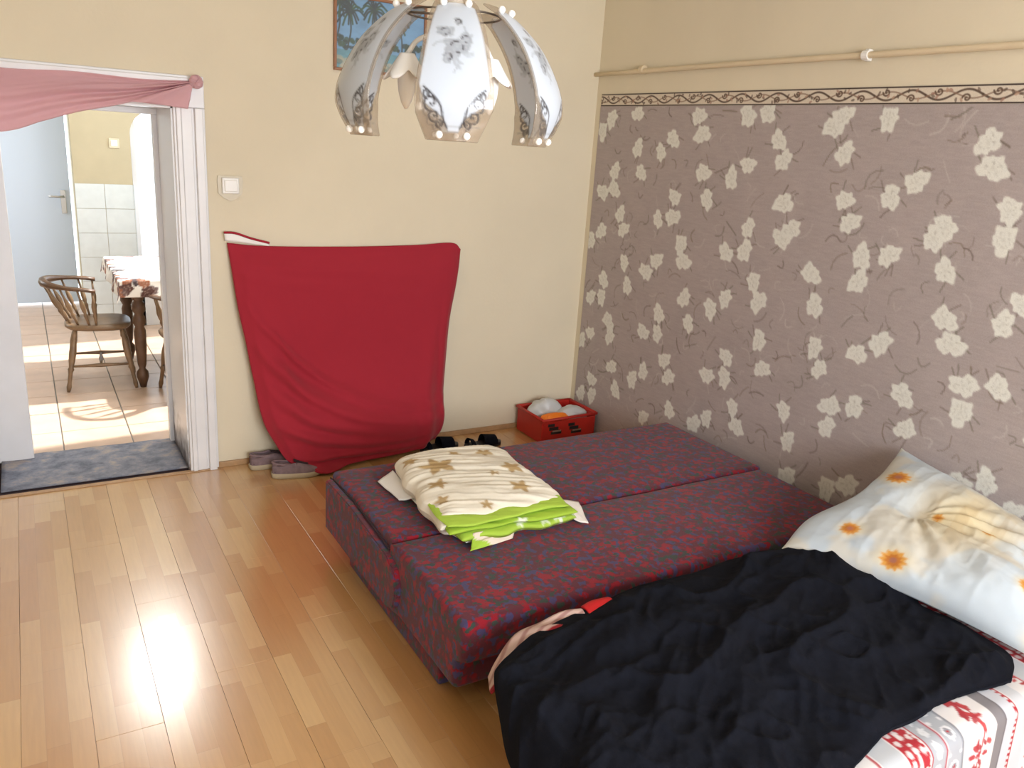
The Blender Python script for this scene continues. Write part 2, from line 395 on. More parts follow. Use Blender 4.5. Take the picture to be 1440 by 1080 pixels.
# ------------------------------------------------------------------ room shell
CEIL = 3.0; XL = -4.9; YF = -5.8
DX0, DX1, DZ = -3.36, -2.465, 1.865       # doorway clear opening
TH = .52                                   # thickness of the door wall
def multibox(name, boxes, m, parent=None):
    bm = bmesh.new()
    for lo, hi in boxes: add_box(bm, lo, hi)
    return bm_obj(name, bm, m, parent)
struct(multibox('wall_back', [((XL, 0, 0), (DX0, TH, CEIL)), ((DX1, 0, 0), (.25, TH, CEIL)), ((DX0, 0, DZ), (DX1, TH, CEIL))], M['wall']), 'beige painted wall with the doorway and the red cloth')
struct(box('wall_right', (0, YF-.25, 0), (.25, 0, CEIL), M['wall']), 'beige wall behind the floral wallpaper')
struct(box('wall_left', (XL-.2, YF-.25, 0), (XL, TH, CEIL), M['wall']))
WX0, WX1, WZ0, WZ1 = -3.2, -.8, .9, 2.6
struct(multibox('wall_front', [((XL, YF-.25, 0), (WX0, YF, CEIL)), ((WX1, YF-.25, 0), (0, YF, CEIL)), ((WX0, YF-.25, 0), (WX1, YF, WZ0)), ((WX0, YF-.25, WZ1), (WX1, YF, CEIL))], M['wall']))
struct(box('ceiling', (XL-.2, YF-.25, CEIL), (.25, TH, CEIL+.15), M['white_wall']))
wf = struct(multibox('window_1', [((WX0, YF-.12, WZ0), (WX0+.07, YF-.05, WZ1)), ((WX1-.07, YF-.12, WZ0), (WX1, YF-.05, WZ1)), ((WX0, YF-.12, WZ0), (WX1, YF-.05, WZ0+.07)), ((WX0, YF-.12, WZ1-.07), (WX1, YF-.05, WZ1)), ((-2.04, YF-.12, WZ0), (-1.96, YF-.05, WZ1))], M['white_paint']))

# laminate boards: 3-strip, 192 mm wide, each its own piece
fl = struct(box('floor', (XL, YF, -.06), (0, 0, -.0095), M['grout']), 'glossy honey-coloured strip laminate floor')
BW, BL = .192, 1.285
shared = {}
i = 0
x = 0.0
rowi = 0
while x > XL+.001:
    x0 = max(x-BW, XL); off = (rowi*.43 % 1)*BL; y = 0.0+off
    while y > YF:
        ya, yb = max(y-BL, YF), min(y, 0.0)
        if yb-ya > .02:
            key = (round(x-x0, 3), round(yb-ya, 3))
            if key not in shared:
                bm = bmesh.new(); add_box(bm, (-key[0]/2+.0003, -key[1]/2+.0003, -.0085), (key[0]/2-.0003, key[1]/2-.0003, 0), .0007, 1)
                me = bpy.data.meshes.new('plank'); bmesh.ops.recalc_face_normals(bm, faces=bm.faces); bm.to_mesh(me); bm.free(); me.materials.append(M['laminate']); shared[key] = me
            o = bpy.data.objects.new('plank', shared[key]); COL.objects.link(o); o.parent = fl
            o.location = ((x+x0)/2, (ya+yb)/2, 0)
            o.rotation_euler = (random.gauss(0, .0007), random.gauss(0, .0016), 0)
        y -= BL
    x -= BW; rowi += 1

# skirting boards
struct(box('baseboard_back', (DX1+.145, -.014, 0), (-.001, 0, .032), M['wood_trim'], bevel=.003), 'low oak skirting strip under the red cloth')
struct(box('baseboard_left', (XL, -.014, 0), (DX0-.145, 0, .032), M['wood_trim'], bevel=.003))
struct(box('trim_1', (DX0-.14, -.032, 0), (DX1+.145, .0, .006), M['wood_trim'], bevel=.0025), 'wooden threshold strip before the doorway')

# doorway: moulded architraves, linings, far frame
dr = empty('door_1', (-2.9, 0, 0)); struct(dr, 'white moulded doorway casing opening to the kitchen')
def casing(name, x0, sgn, z1):
    bm = bmesh.new()
    for a, b2, d in ((0, .145, .014), (.012, .035, .026), (.035, .085, .020), (.095, .133, .034)):
        xa, xb = sorted((x0+sgn*a, x0+sgn*b2)); add_box(bm, (xa, -d, 0), (xb, 0, z1), .004, 2)
    return bm_obj(name, bm, M['white_paint'], dr)
casing('casing', DX1, 1, DZ); casing('casing', DX0, -1, DZ)
bm = bmesh.new()
for a, b2, d in ((0, .145, .014), (.012, .035, .026), (.035, .085, .020), (.095, .133, .034)):
    add_box(bm, (DX0-b2, -d, DZ+a), (DX1+b2, 0, DZ+b2), .004, 2)
bm_obj('head_casing', bm, M['white_paint'], dr)
box('jamb_lining', (DX1-.008, 0, 0), (DX1, TH-.02, DZ), M['scuffed'], dr)
box('jamb_lining', (DX0, 0, 0), (DX0+.008, TH-.02, DZ), M['white_paint'], dr)
box('head_lining', (DX0, 0, DZ-.008), (DX1, TH-.02, DZ), M['white_paint'], dr)
box('frame_post', (DX0+.01, TH-.07, 0), (-3.185, TH+.01, DZ-.01), M['white_paint'], dr, .004)
box('frame_post', (DX1-.03, TH-.05, 0), (DX1-.006, TH+.01, DZ-.01), M['white_paint'], dr, .004)
box('frame_head', (DX0+.01, TH-.07, DZ-.04), (DX1-.006, TH+.01, DZ-.008), M['white_paint'], dr, .004)

# mat on the sill
P = np.zeros((40, 26, 3))
for a in range(40):
    for b_ in range(26):
        u, v = a/39, b_/25
        P[a, b_] = (-3.335+u*.862, .035+v*.48, .010+.0025*math.sin(u*21+v*3)*math.sin(v*9)+.006*max(0, u-.9))
sr = grid_mesh('doormat', P, M['rug'], thick=.006); tag(sr, 'worn mottled grey mat lying in the doorway sill', 'mat')
sl = struct(box('floor', (DX0, 0, -.06), (DX1, TH, .0), M['dark_base']), 'dark sill floor inside the thick doorway')

# ------------------------------------------------------------------ kitchen
KX0, KX1, KY1 = -5.2, -1.35, 4.9
kf = struct(box('floor', (KX0, TH, -.06), (.3, KY1, -.008), M['grout']), 'pale square kitchen floor tiles seen through the doorway')
tp = None; PX, PY = .355, .365
nx0 = -3.04
ix = -6
while nx0+ix*PX < KX1-.01:
    iy = -1
    while .86+iy*PY < KY1-.02:
        xa, xb = max(nx0+ix*PX, KX0), min(nx0+(ix+1)*PX, KX1); ya, yb = max(.86+iy*PY, TH), min(.86+(iy+1)*PY, KY1)
        if xb-xa > .03 and yb-ya > .02:
            key = ('t', round(xb-xa, 3), round(yb-ya, 3))
            if key not in shared:
                bm = bmesh.new(); add_box(bm, (-key[1]/2+.0035, -key[2]/2+.0035, -.008), (key[1]/2-.0035, key[2]/2-.0035, 0), .0015, 1)
                me = bpy.data.meshes.new('tile'); bmesh.ops.recalc_face_normals(bm, faces=bm.faces); bm.to_mesh(me); bm.free(); me.materials.append(M['tile_floor']); shared[key] = me
            o = bpy.data.objects.new('tile', shared[key]); COL.objects.link(o); o.parent = kf
            o.location = ((xa+xb)/2, (ya+yb)/2, random.uniform(-.0006, .0006))
        iy += 1
    ix += 1
TY = 3.45   # tiled wall plane
AX0, AX1, AZ = -2.29, -1.50, 1.90          # arched opening
# tiled wall with a rounded-corner opening
def arch_outline(n=10):
    pts = [(AX0, 0)]; r = .30
    for k in range(n+1):
        a = PI-k*(PI/2)/n; pts.append((AX0+r+r*math.cos(a), AZ-r*.75+r*.75*math.sin(a)))
    for k in range(n+1):
        a = PI/2-k*(PI/2)/n; pts.append((AX1-r+r*math.cos(a), AZ-r*.75+r*.75*math.sin(a)))
    pts.append((AX1, 0)); return pts
ol = arch_outline(); outer = [(-2.735, 0)]
verts = []; faces = []
N_ = len(ol)
# top strip polygons between arch and ceiling
for (xx, zz) in ol: verts += [(xx, TY, zz), (xx, TY+.18, zz)]
tops = []
for (xx, zz) in ol: verts += [(xx, TY, CEIL), (xx, TY+.18, CEIL)]
for k in range(N_-1):
    a, b_ = 2*k, 2*k+2; c, d = 2*N_+2*k, 2*N_+2*k+2
    faces.append((a, a+1, b_+1, b_))
    if abs(ol[k][0]-ol[k+1][0]) > 1e-5:
        faces += [(a, b_, d, c), (a+1, c+1, d+1, b_+1)]
bm = bmesh.new(); vs = [bm.verts.new(v) for v in verts]
for f in faces: bm.faces.new([vs[q] for q in f])
add_box(bm, (-2.735, TY, 0), (AX0, TY+.18, CEIL)); add_box(bm, (AX1, TY, 0), (KX1, TY+.18, CEIL))
wt = struct(bm_obj('wall_tiled', bm, M['kitchen_wall']), 'tiled kitchen wall with beige paint above and arched opening')
rz = .205; tz0 = 1.255
tw = .222
for r_ in range(7):
    z1 = tz0-r_*rz; z0 = max(z1-rz, 0)
    if z1-z0 < .01: continue
    for c_ in range(2):
        x0 = -2.735+c_*tw; 
        box('tile', (x0+.0015, TY-.008, z0+.0015), (x0+tw-.0015, TY, z1-.0015), M['tile_wall'], wt, .001, 1)
for r_ in range(7):
    z1 = tz0-r_*rz; z0 = max(z1-rz, 0)
    if z1-z0 < .01: continue
    box('tile', (AX0-.008+.001, TY+.0, z0+.0015), (AX0+.006, TY+.175, z1-.0015), M['tile_wall'], wt, .001, 1)
# other kitchen walls
struct(multibox('wall_alcove', [((KX0, KY1, 0), (-3.75, KY1+.15, CEIL)), ((-2.68, TY+.18, 0), (-2.60, KY1, CEIL)), ((-3.75, KY1, 1.98), (-2.60, KY1+.15, CEIL)), ((-2.68, KY1, 0), (-2.6, KY1+.15, CEIL))], M['kitchen_wall']))
struct(box('wall_kitchen_left', (KX0-.15, TH, 0), (KX0, KY1+.15, CEIL), M['kitchen_wall']))
KWz0, KWz1, KWy0, KWy1 = .95, 2.75, .75, 3.25
struct(multibox('wall_kitchen_right', [((KX1, TH, 0), (KX1+.15, KWy0, CEIL)), ((KX1, KWy1, 0), (KX1+.15, TY+.18, CEIL)), ((KX1, KWy0, 0), (KX1+.15, KWy1, KWz0)), ((KX1, KWy0, KWz1), (KX1+.15, KWy1, CEIL))], M['kitchen_wall']))
struct(multibox('window_2', [((KX1+.04, KWy0, KWz0), (KX1+.1, KWy0+.06, KWz1)), ((KX1+.04, KWy1-.06, KWz0), (KX1+.1, KWy1, KWz1)), ((KX1+.04, KWy0, KWz0), (KX1+.1, KWy1, KWz0+.06)), ((KX1+.04, KWy0, KWz1-.06), (KX1+.1, KWy1, KWz1)), ((KX1+.04, 1.97, KWz0), (KX1+.1, 2.03, KWz1))], M['white_paint']))
struct(box('ceiling', (KX0-.15, TH, CEIL), (KX1+.15, KY1+.15, CEIL+.15), M['white_wall']))
# glazed balcony door inside the arch, white frame
w3 = empty('window_3', (-1.9, TY+.12, 0)); struct(w3, 'bright glazed opening in the arched kitchen wall')
bm = bmesh.new()
for lo, hi in (((AX0+.006, TY+.10, 0), (AX0+.05, TY+.15, AZ-.1)), ((AX1-.05, TY+.10, 0), (AX1, TY+.15, AZ-.1)), ((AX0+.006, TY+.10, 0), (AX1, TY+.15, .5)), ((AX0+.3, TY+.10, AZ-.06), (AX1-.3, TY+.15, AZ))): add_box(bm, lo, hi, .003, 1)
bm_obj('window_frame', bm, M['white_paint'], w3)
box('window_pane', (AX0+.05, TY+.12, .5), (AX1-.05, TY+.126, AZ-.06), M['pane'], w3)
# pale door at the back of the alcove
dk = empty('door_2', (-3.2, 4.72, 0)); struct(dk, 'pale blue-white flush kitchen door standing ajar')
def rotz(V, c, a):
    V = np.array(V, float)-c; R = np.array([[math.cos(a), -math.sin(a), 0], [math.sin(a), math.cos(a), 0], [0, 0, 1]]); return V@R.T+c
bm = bmesh.new(); add_box(bm, (-3.72, 4.68, .02), (-2.715, 4.72, 1.99), .003, 1)
bm_obj('door_leaf', bm, M['door_paint'], dk)
hd = box('handle_plate', (-2.80, 4.668, .88), (-2.755, 4.68, 1.10), M['steel'], dk, .003)
tube('lever', [(-2.777, 4.67, 1.04), (-2.777, 4.625, 1.04), (-2.80, 4.615, 1.04), (-2.90, 4.612, 1.045)], .010, M['steel'], hd)
# wall switch above tiles
sw2 = box('light_switch', (-2.455, TY-.012, 1.55), (-2.375, TY, 1.63), M['plastic_beige'], None, .004); tag(sw2, 'small ivory light switch on the beige kitchen wall above the tiles', 'switch')
box('rocker', (-2.44, TY-.017, 1.565), (-2.39, TY-.010, 1.615), M['plastic_white'], sw2, .003)

# unseen lit globe lamp, added to make the glow in the laminate
kl = empty('added_pendant_lamp', (-2.465, 1.78, CEIL), 0, 'unseen round lit globe lamp added in the kitchen to make the glow in the laminate', 'lamp')
bm = bmesh.new(); add_sphere(bm, (-2.465, 1.78, 2.42), .145, 28, 14); bm_obj('glass_globe', bm, M['lit_globe'], kl, True)
tube('ceiling_cap', [(-2.465, 1.78, CEIL), (-2.465, 1.78, CEIL-.03)], .05, M['plastic_white'], kl, 20)
tube('cable', [(-2.465, 1.78, CEIL-.02), (-2.465, 1.78, 2.52)], .004, M['plastic_white'], kl, 8)

# ---- turned parts
def turned(name, p, q, rad, prof, m, parent, n=10, world=False):
    """prof list of (t, scale)"""
    p, q = Vector(p), Vector(q); pts = [p.lerp(q, t) for t, s in prof]
    return tube(name, pts, [rad*s for t, s in prof], m, parent, n, world)
LEGP = [(0, .75), (.08, .9), (.12, 1.1), (.16, .7), (.2, 1.05), (.35, 1.35), (.5, 1.2), (.6, .85), (.64, 1.2), (.68, .8), (.85, .75), (.92, .95), (1, .6)]
SPP = [(0, .7), (.2, .9), (.3, 1.5), (.36, .9), (.42, 1.4), (.55, 1.7), (.68, 1.2), (.75, .8), (1, .7)]
def chair(loc, rz, label):
    """captain's chair facing local +x"""
    t = empty('wooden_chair', loc, rz, label, 'chair', None)
    # seat
    n = 28; top = []; vs = []; fs = []
    for k in range(n):
        a = 2*PI*k/n; r = 1/((abs(math.cos(a))**3.2+abs(math.sin(a))**3.2)**(1/3.2))
        vs.append((.205*r*math.cos(a), (.205+.012*math.cos(a))*r*math.sin(a)))
    V = [(a*.93, b*.93, .412) for a, b in vs]+[(a, b, .425) for a, b in vs]+[(a, b, .440) for a, b in vs]+[(a*.95, b*.95, .450) for a, b in vs]+[(a*.5, b*.5, .438) for a, b in vs]
    F = [tuple(range(n))[::-1]]
    for l in range(4):
        for k in range(n): F.append((l*n+k, l*n+(k+1) % n, (l+1)*n+(k+1) % n, (l+1)*n+k))
    F.append(tuple(range(4*n, 5*n)))
    mesh('seat', V, F, M['chair_wood'], t, True, False)
    legs = [(-.14, -.14), (-.14, .14), (.14, -.14), (.14, .14)]
    ft = []
    for a, b in legs:
        f = (a*1.5, b*1.42, 0); ft.append(f)
        turned('leg', (a, b, .415), f, .017, LEGP, M['chair_wood'], t)
    lp = lambda i, z: Vector((legs[i][0], legs[i][1], .415)).lerp(Vector(ft[i]), 1-z/.415)
    turned('stretcher', lp(0, .17), lp(2, .17), .010, [(0, .7), (.3, 1), (.5, 1.5), (.7, 1), (1, .7)], M['chair_wood'], t)
    turned('stretcher', lp(1, .17), lp(3, .17), .010, [(0, .7), (.3, 1), (.5, 1.5), (.7, 1), (1, .7)], M['chair_wood'], t)
    turned('stretcher', (lp(0, .17)+lp(2, .17))/2, (lp(1, .17)+lp(3, .17))/2, .010, [(0, .7), (.3, 1), (.5, 1.5), (.7, 1), (1, .7)], M['chair_wood'], t)
    # horseshoe arm rail
    R = []; W_ = []
    for k in range(25):
        a = PI/2+PI*k/24; R.append((-.06+.25*math.cos(a)*1.0, .235*math.sin(a), .70+.02*(-math.cos(a))))
    R = [(-.0, .237, .69)]+R+[(-.0, -.237, .69)]
    bm = bmesh.new(); P_ = [Vector(p) for p in R]; rings = []
    for i_, p in enumerate(P_):
        tg = (P_[min(i_+1, len(P_)-1)]-P_[max(0, i_-1)]).normalized(); s = tg.cross(Vector((0, 0, 1))).normalized()
        mid = 1-abs(i_/(len(P_)-1)-.5)*2; w = .026; h = .014+.03*max(0, mid-.35)
        rings.append([bm.verts.new(p+s*(w*math.cos(b))+Vector((0, 0, 1))*(h*math.sin(b))) for b in [2*PI*q/8 for q in range(8)]])
    for r_, q_ in zip(rings, rings[1:]):
        for k in range(8): bm.faces.new((r_[k], r_[(k+1) % 8], q_[(k+1) % 8], q_[k]))
    bm.faces.new(rings[0][::-1]); bm.faces.new(rings[-1])
    bm_obj('arm_rail', bm, M['dark_wood'], t, True, False)
    for a in (.56, .70, .84, 1.0, 1.16, 1.30, 1.44):
        an = PI*a
        bot = (-.02+.165*math.cos(an), .17*math.sin(an), .44); tp_ = (-.06+.25*math.cos(an), .235*math.sin(an), .70)
        turned('spindle', bot, tp_, .0095, SPP, M['chair_wood'], t, 8)
    for s in (1, -1): turned('spindle', (-.01, s*.175, .44), (-.02, s*.232, .69), .0095, SPP, M['chair_wood'], t, 8)
    return t
chair((-2.74, 1.84, 0), math.radians(-4), 'brown wooden spindle-back chair pulled up to the left end of the kitchen table')
chair((-2.20, 1.37, 0), math.radians(90), 'brown wooden kitchen chair mostly hidden behind the right door frame')

# table
tb = empty('kitchen_table', (-2.0, 2.0, 0), 0, 'dark wooden kitchen table with turned legs under a patterned cloth', 'table')
TX0, TX1, TY0, TY1, TZ = -2.62, -1.55, 1.50, 2.55, .775
box('tabletop', (TX0, TY0, TZ-.03), (TX1, TY1, TZ), M['dark_wood'], tb, .006)
bm = bmesh.new()
add_box(bm, (TX0+.08, TY0+.08, TZ-.12), (TX1-.08, TY0+.10, TZ-.03)); add_box(bm, (TX0+.08, TY1-.10, TZ-.12), (TX1-.08, TY1-.08, TZ-.03))
add_box(bm, (TX0+.08, TY0+.08, TZ-.12), (TX0+.10, TY1-.08, TZ-.03)); add_box(bm, (TX1-.10, TY0+.08, TZ-.12), (TX1-.08, TY1-.08, TZ-.03))
bm_obj('apron', bm, M['dark_wood'], tb)
for a, b in ((TX0+.12, TY0+.14), (TX1-.12, TY0+.14), (TX0+.12, TY1-.14), (TX1-.12, TY1-.14)):
    turned('leg', (a, b, TZ-.03), (a, b, 0), .034, [(0, 1.1), (.16, 1.15), (.18, .8), (.2, 1.2), (.26, 1.35), (.3, .8), (.34, 1.25), (.38, 1.3), (.42, .85), (.46, 1.15), (.62, 1.1), (.78, .85), (.82, .6), (.85, 1.1), (.9, 1.2), (.96, .8), (1, .6)], M['dark_wood'], tb, 12, True)
# tablecloth: white middle, brown flowered border, hangs at the corner
cv = Canvas(0, 1.3, 0, 1.24, .008, (236, 234, 232))
for k in range(170):
    s_ = random.random()*5.08; e_ = random.uniform(.0, .15)
    if s_ < 1.3: x_, y_ = s_, e_
    elif s_ < 2.54: x_, y_ = 1.3-e_, s_-1.3
    elif s_ < 3.84: x_, y_ = s_-2.54, 1.24-e_
    else: x_, y_ = e_, s_-3.84
    cv.flower(x_, y_, random.uniform(.02, .05), random.random()*6, random.choice([(86, 56, 52), (70, 60, 66), (150, 96, 72), (110, 90, 90)]), (210, 190, 180))
nu, nv = cv.nx, cv.ny
U, V_ = cv.X-.115, cv.Y-.12
w_, h_ = TX1-TX0, TY1-TY0
dxo = np.maximum(np.maximum(-U, U-w_), 0); dyo = np.maximum(np.maximum(-V_, V_-h_), 0)
Pc = np.zeros((nu, nv, 3)); dd = np.maximum(dxo, dyo); fl_ = .18*dd*np.sin(14*(U+V_))+.10*np.minimum(dxo, dyo)
Pc[..., 0] = TX0+np.clip(U, 0, w_)+np.sign(U-w_/2)*np.where(dxo > 0, .006+.10*dxo+fl_*.5, 0)
Pc[..., 1] = TY0+np.clip(V_, 0, h_)+np.sign(V_-h_/2)*np.where(dyo > 0, .006+.10*dyo+fl_*.5, 0)
Pc[..., 2] = TZ+.004-np.hypot(dxo, dyo)*.95
tc_ = grid_mesh('tablecloth', Pc, M['print_cloth'], None, cv.A, .002, offset=1); tag(tc_, 'white tablecloth with brown flowered border on the kitchen table', 'tablecloth')

# ------------------------------------------------------------------ back wall items
# switch by the door: white square in a shield-shaped plate
s1 = empty('wall_switch', (-2.212, 0, 1.50), 0, 'white square switch in a shield-shaped plate beside the door casing', 'switch')
sh = [(-.058, .055), (.058, .055), (.062, .03), (.058, -.03), (.035, -.052), (0, -.068), (-.035, -.052), (-.058, -.03), (-.062, .03)]
bm = bmesh.new(); a_ = [bm.verts.new((-2.212+x, -.001, 1.50+z)) for x, z in sh]; f_ = bm.faces.new(a_)
r_ = bmesh.ops.extrude_face_region(bm, geom=[f_]); bmesh.ops.translate(bm, verts=[v for v in r_['geom'] if isinstance(v, bmesh.types.BMVert)], vec=(0, -.010, 0))
bmesh.ops.recalc_face_normals(bm, faces=bm.faces); bm_obj('back_plate', bm, M['plastic_beige'], s1)
q_ = box('switch_frame', (-2.254, -.024, 1.468), (-2.170, -.010, 1.548), M['plastic_white'], s1, .006)
box('rocker', (-2.243, -.030, 1.479), (-2.181, -.022, 1.537), M['plastic_white'], q_, .004)

# picture
pc = empty('wall_picture', (-1.45, 0, 2.32), 0, 'thin brown framed tropical lagoon picture behind the chandelier', 'picture')
PX0, PX1, PZ0, PZ1 = -1.68, -1.17, 2.105, 2.47
for lo, hi in (((PX0, -.022, PZ0), (PX1, 0, PZ0+.014)), ((PX0, -.022, PZ1-.014), (PX1, 0, PZ1)), ((PX0, -.022, PZ0+.014), (PX0+.014, 0, PZ1-.014)), ((PX1-.014, -.022, PZ0+.014), (PX1, 0, PZ1-.014))):
    box('frame_rail', lo, hi, mat('picture_frame_wood', (150, 104, 74), .4), pc, .003)
cv = Canvas(0, PX1-PX0-.028, 0, PZ1-PZ0-.028, .0035, (120, 165, 205))
nz = Noise(5); H_ = PZ1-PZ0-.028
cv.A[:] = lin((110, 160, 205))*(.85+.5*nz.fbm(cv.X*14, cv.Y*22)[..., None])
w = cv.win(0, 9, .0, .085); cv.A[w] = lin((96, 156, 176))*(1+.3*(nz(cv.X[w]*30, cv.Y[w]*90)-.5))[..., None]
for k in range(120): cv.disc(random.uniform(0, .5), random.uniform(.09, .135)+.02*random.random(), random.uniform(.006, .018), random.choice([(30, 60, 52), (44, 78, 56), (24, 44, 46)]), .9)
for k in range(40): cv.disc(random.uniform(0, .5), random.uniform(.0, .05), random.uniform(.008, .02), random.choice([(206, 196, 170), (176, 176, 150), (60, 110, 110)]), .7, asp=2)
for (px, pz, bx, bz) in ((.07, .27, .06, .10), (.20, .29, .19, .09), (.33, .25, .36, .09), (.02, .31, -.01, .1)):
    cv.stroke(crv([(bx, bz), ((bx+px)/2+.012, (bz+pz)/2), (px, pz)], 12), .006, (34, 44, 44))
    for q in range(15):
        a = q/15*2*PI; L_ = random.uniform(.05, .085)
        cv.stroke(crv([(px, pz), (px+.55*L_*math.cos(a), pz+.55*L_*math.sin(a)+.012), (px+L_*math.cos(a), pz+L_*math.sin(a)*.8-.016)], 8), .0075, random.choice([(28, 50, 56), (40, 76, 50), (20, 36, 52)]))
cv.A = cv.A*.72+lin((150, 158, 158))*.28
Pp = np.stack([PX0+.014+cv.X, np.full_like(cv.X, -.010), PZ0+.014+cv.Y], -1)
grid_mesh('print', Pp, M['print_glossy'], pc, cv.A, .002, smooth=False)

# pink swag over the doorway
sg = empty('pink_swag', (-2.9, -.05, 1.9), 0, 'sheer pink curtain swag tied at the right corner over the doorway', 'curtain')
top = crv([(-3.95, -.055, 2.02), (-3.5, -.055, 1.985), (-3.146, -.05, 1.969), (-2.88, -.05, 1.981), (-2.592, -.05, 1.975), (-2.375, -.05, 1.985)], 90)
bot = crv([(-3.95, -.05, 1.74), (-3.5, -.055, 1.69), (-3.172, -.06, 1.707), (-3.007, -.06, 1.763), (-2.864, -.06, 1.812), (-2.70, -.055, 1.855), (-2.52, -.052, 1.915), (-2.378, -.05, 1.972)], 90)
P = np.zeros((90, 44, 3)); nz = Noise(3)
for j in range(44):
    v = j/43; P[:, j] = top*(1-v)+bot*v
uu, vv = np.meshgrid(np.linspace(0, 1, 90), np.linspace(0, 1, 44), indexing='ij')
P[..., 1] -= .012*np.sin(vv*19+3*nz(uu*3, vv*2))*(.6+.4*uu)*np.sin(PI*vv)**.3+.010*nz.ridge(uu*2+3, vv*7+uu*3)-.008
grid_mesh('curtain_panel', P, M['swag'], sg, None, .0012)
P = np.zeros((30, 14, 3))
for a in range(30):
    for b in range(14):
        u, v = a/29, b/13
        p0 = np.array((-2.375, -.055, 1.975)); e = crv([(-2.66, -.066, 1.872), (-2.53, -.066, 1.868), (-2.405, -.066, 1.858)], 30)[a]
        s = np.array((-2.372, -.07, 1.94))
        q = p0*(1-v)+e*v; q[0] += (.0); q[1] -= .008*math.sin(u*9)*v
        P[a, b] = q
grid_mesh('curtain_tail', P, M['swag'], sg, None, .0012)
bm = bmesh.new()
for k in range(9):
    a = k/9*2*PI; add_sphere(bm, (-2.362+.014*math.cos(a), -.058+.006*math.sin(a*2), 1.983+.018*math.sin(a)), .016, 10, 6, (1.2, .8, .9))
bm_obj('knot', bm, M['swag'], sg, True)

# red cloth pinned on the wall, tail on the floor
NU, NV = 110, 120
Ledge = crv([(-2.240, -.020, 1.225), (-2.205, -.05, .905), (-2.172, -.06, .715), (-2.142, -.07, .520), (-2.110, -.13, .295), (-2.055, -.16, .165), (-1.995, -.24, .070), (-1.860, -.325, .020)], NV)
Redge = crv([(-.912, -.030, 1.185), (-.945, -.05, .99), (-.985, -.06, .77), (-1.005, -.07, .50), (-1.012, -.07, .30), (-1.015, -.08, .16), (-1.06, -.11, .075)], NV)
Tedge = crv([(-2.240, -.020, 1.225), (-2.05, -.022, 1.208), (-1.6, -.024, 1.203), (-1.2, -.024, 1.210), (-.97, -.024, 1.222), (-.912, -.030, 1.185)], NU)
Bedge = crv([(-1.860, -.325, .020), (-1.76, -.27, .018), (-1.66, -.19, .020), (-1.45, -.16, .022), (-1.25, -.15, .030), (-1.06, -.11, .075)], NU)
u = np.linspace(0, 1, NU)[:, None, None]; v = np.linspace(0, 1, NV)[None, :, None]
Pr = (1-u)*Ledge[None]+u*Redge[None]+(1-v)*Tedge[:, None]+v*Bedge[:, None]-((1-u)*(1-v)*Tedge[0]+u*(1-v)*Tedge[-1]+(1-u)*v*Bedge[0]+u*v*Bedge[-1])
u = u[..., 0]; v = v[..., 0]; nz = Noise(11)
dep = .03+.035*np.sin(PI*np.clip(u, 0, 1))**.7*v+.11*np.sin(PI*np.clip(u, 0, 1))**.8*np.exp(-((v-.74)/.17)**2)                      # belly of the cloth
# catenary folds from the upper-left pin sweeping to the lower-right
for c0, am, wd in ((.16, .016, .030), (.34, .036, .05), (.50, .030, .05), (.66, .026, .045), (.82, .020, .04)):
    am *= 1.9; wd *= .8; arc = v-(c0+.80*(1-c0)*(1-np.exp(-2.6*u)) if c0 < 1 else 0)
    dep = dep+am*np.exp(-(arc/wd)**2)*sst(0, .2, u)*(1-.35*u)*sst(.0, .25, v)
dep = dep+.030*np.exp(-((u-.86-.03*np.sin(5*v))/.045)**2)*sst(.15, .8, v)+.022*np.exp(-((u-.97)/.02)**2)*sst(.1, .5, v)
dep = dep+.010*np.exp(-((v-.055-.10*u)/.02)**2)*(1-u)*sst(0, .1, u)+.008*np.exp(-((v-.10-.16*u)/.02)**2)*(1-u)
dep = dep+.010*(nz.fbm(u*9, v*9)-.5)*sst(0, .2, v)
edge = np.minimum(1, np.minimum(u, 1-u)*14+.25)*sst(0, .05, v)
Pr[..., 1] -= dep*edge*sst(0, .1, v)
Pr[..., 2] = np.maximum(Pr[..., 2], .010)
Pr[..., 1] = np.minimum(Pr[..., 1], -.018)
rc = grid_mesh('red_cloth', Pr, M['red_cloth'], None, None, .002)
tag(rc, 'large dark red cloth pinned to the beige wall and sagging to the floor', 'cloth')
# white hem fold at the top-left corner with its own red cord edge
hem = crv([(-2.255, -.03, 1.275), (-2.20, -.03, 1.272), (-2.12, -.03, 1.245), (-2.03, -.03, 1.222)], 20); hemb = crv([(-2.25, -.028, 1.235), (-2.18, -.03, 1.228), (-2.1, -.03, 1.218), (-2.03, -.03, 1.208)], 20)
P = np.stack([hem*(1-t)+hemb*t for t in np.linspace(0, 1, 5)], 1)
hm = grid_mesh('hem', P, M['plastic_white'], rc, None, .002); tag(hm, 'white folded hem at the corner')
tube('cord', [tuple(p+np.array((0, -.004, .003))) for p in hem], .006, M['red_cloth'], rc)

# ------------------------------------------------------------------ right wall: pipe, border, wallpaper
pp = empty('heating_pipe', (-.03, -1.5, 2.25), 0, 'thin beige painted pipe running along the wall above the wallpaper border', 'pipe')
tube('pipe_run', [(-.028, .0, 2.238), (-.028, -.3, 2.240), (-.028, -1.2, 2.248), (-.028, -1.92, 2.25), (-.028, -3.0, 2.252), (-.028, YF, 2.26)], .013, M['pipe'], pp, 12)
for yy in (-.45, -1.92, -3.6):
    bm = bmesh.new(); add_box(bm, (-.030, yy-.010, 2.228), (0, yy+.010, 2.275), .003, 1); add_tube(bm, [(-.028, yy-.014, 2.25), (-.028, yy+.014, 2.25)], .020, 12); bm_obj('pipe_clip', bm, M['pipe'] if yy != -1.92 else M['plastic_white'], pp)

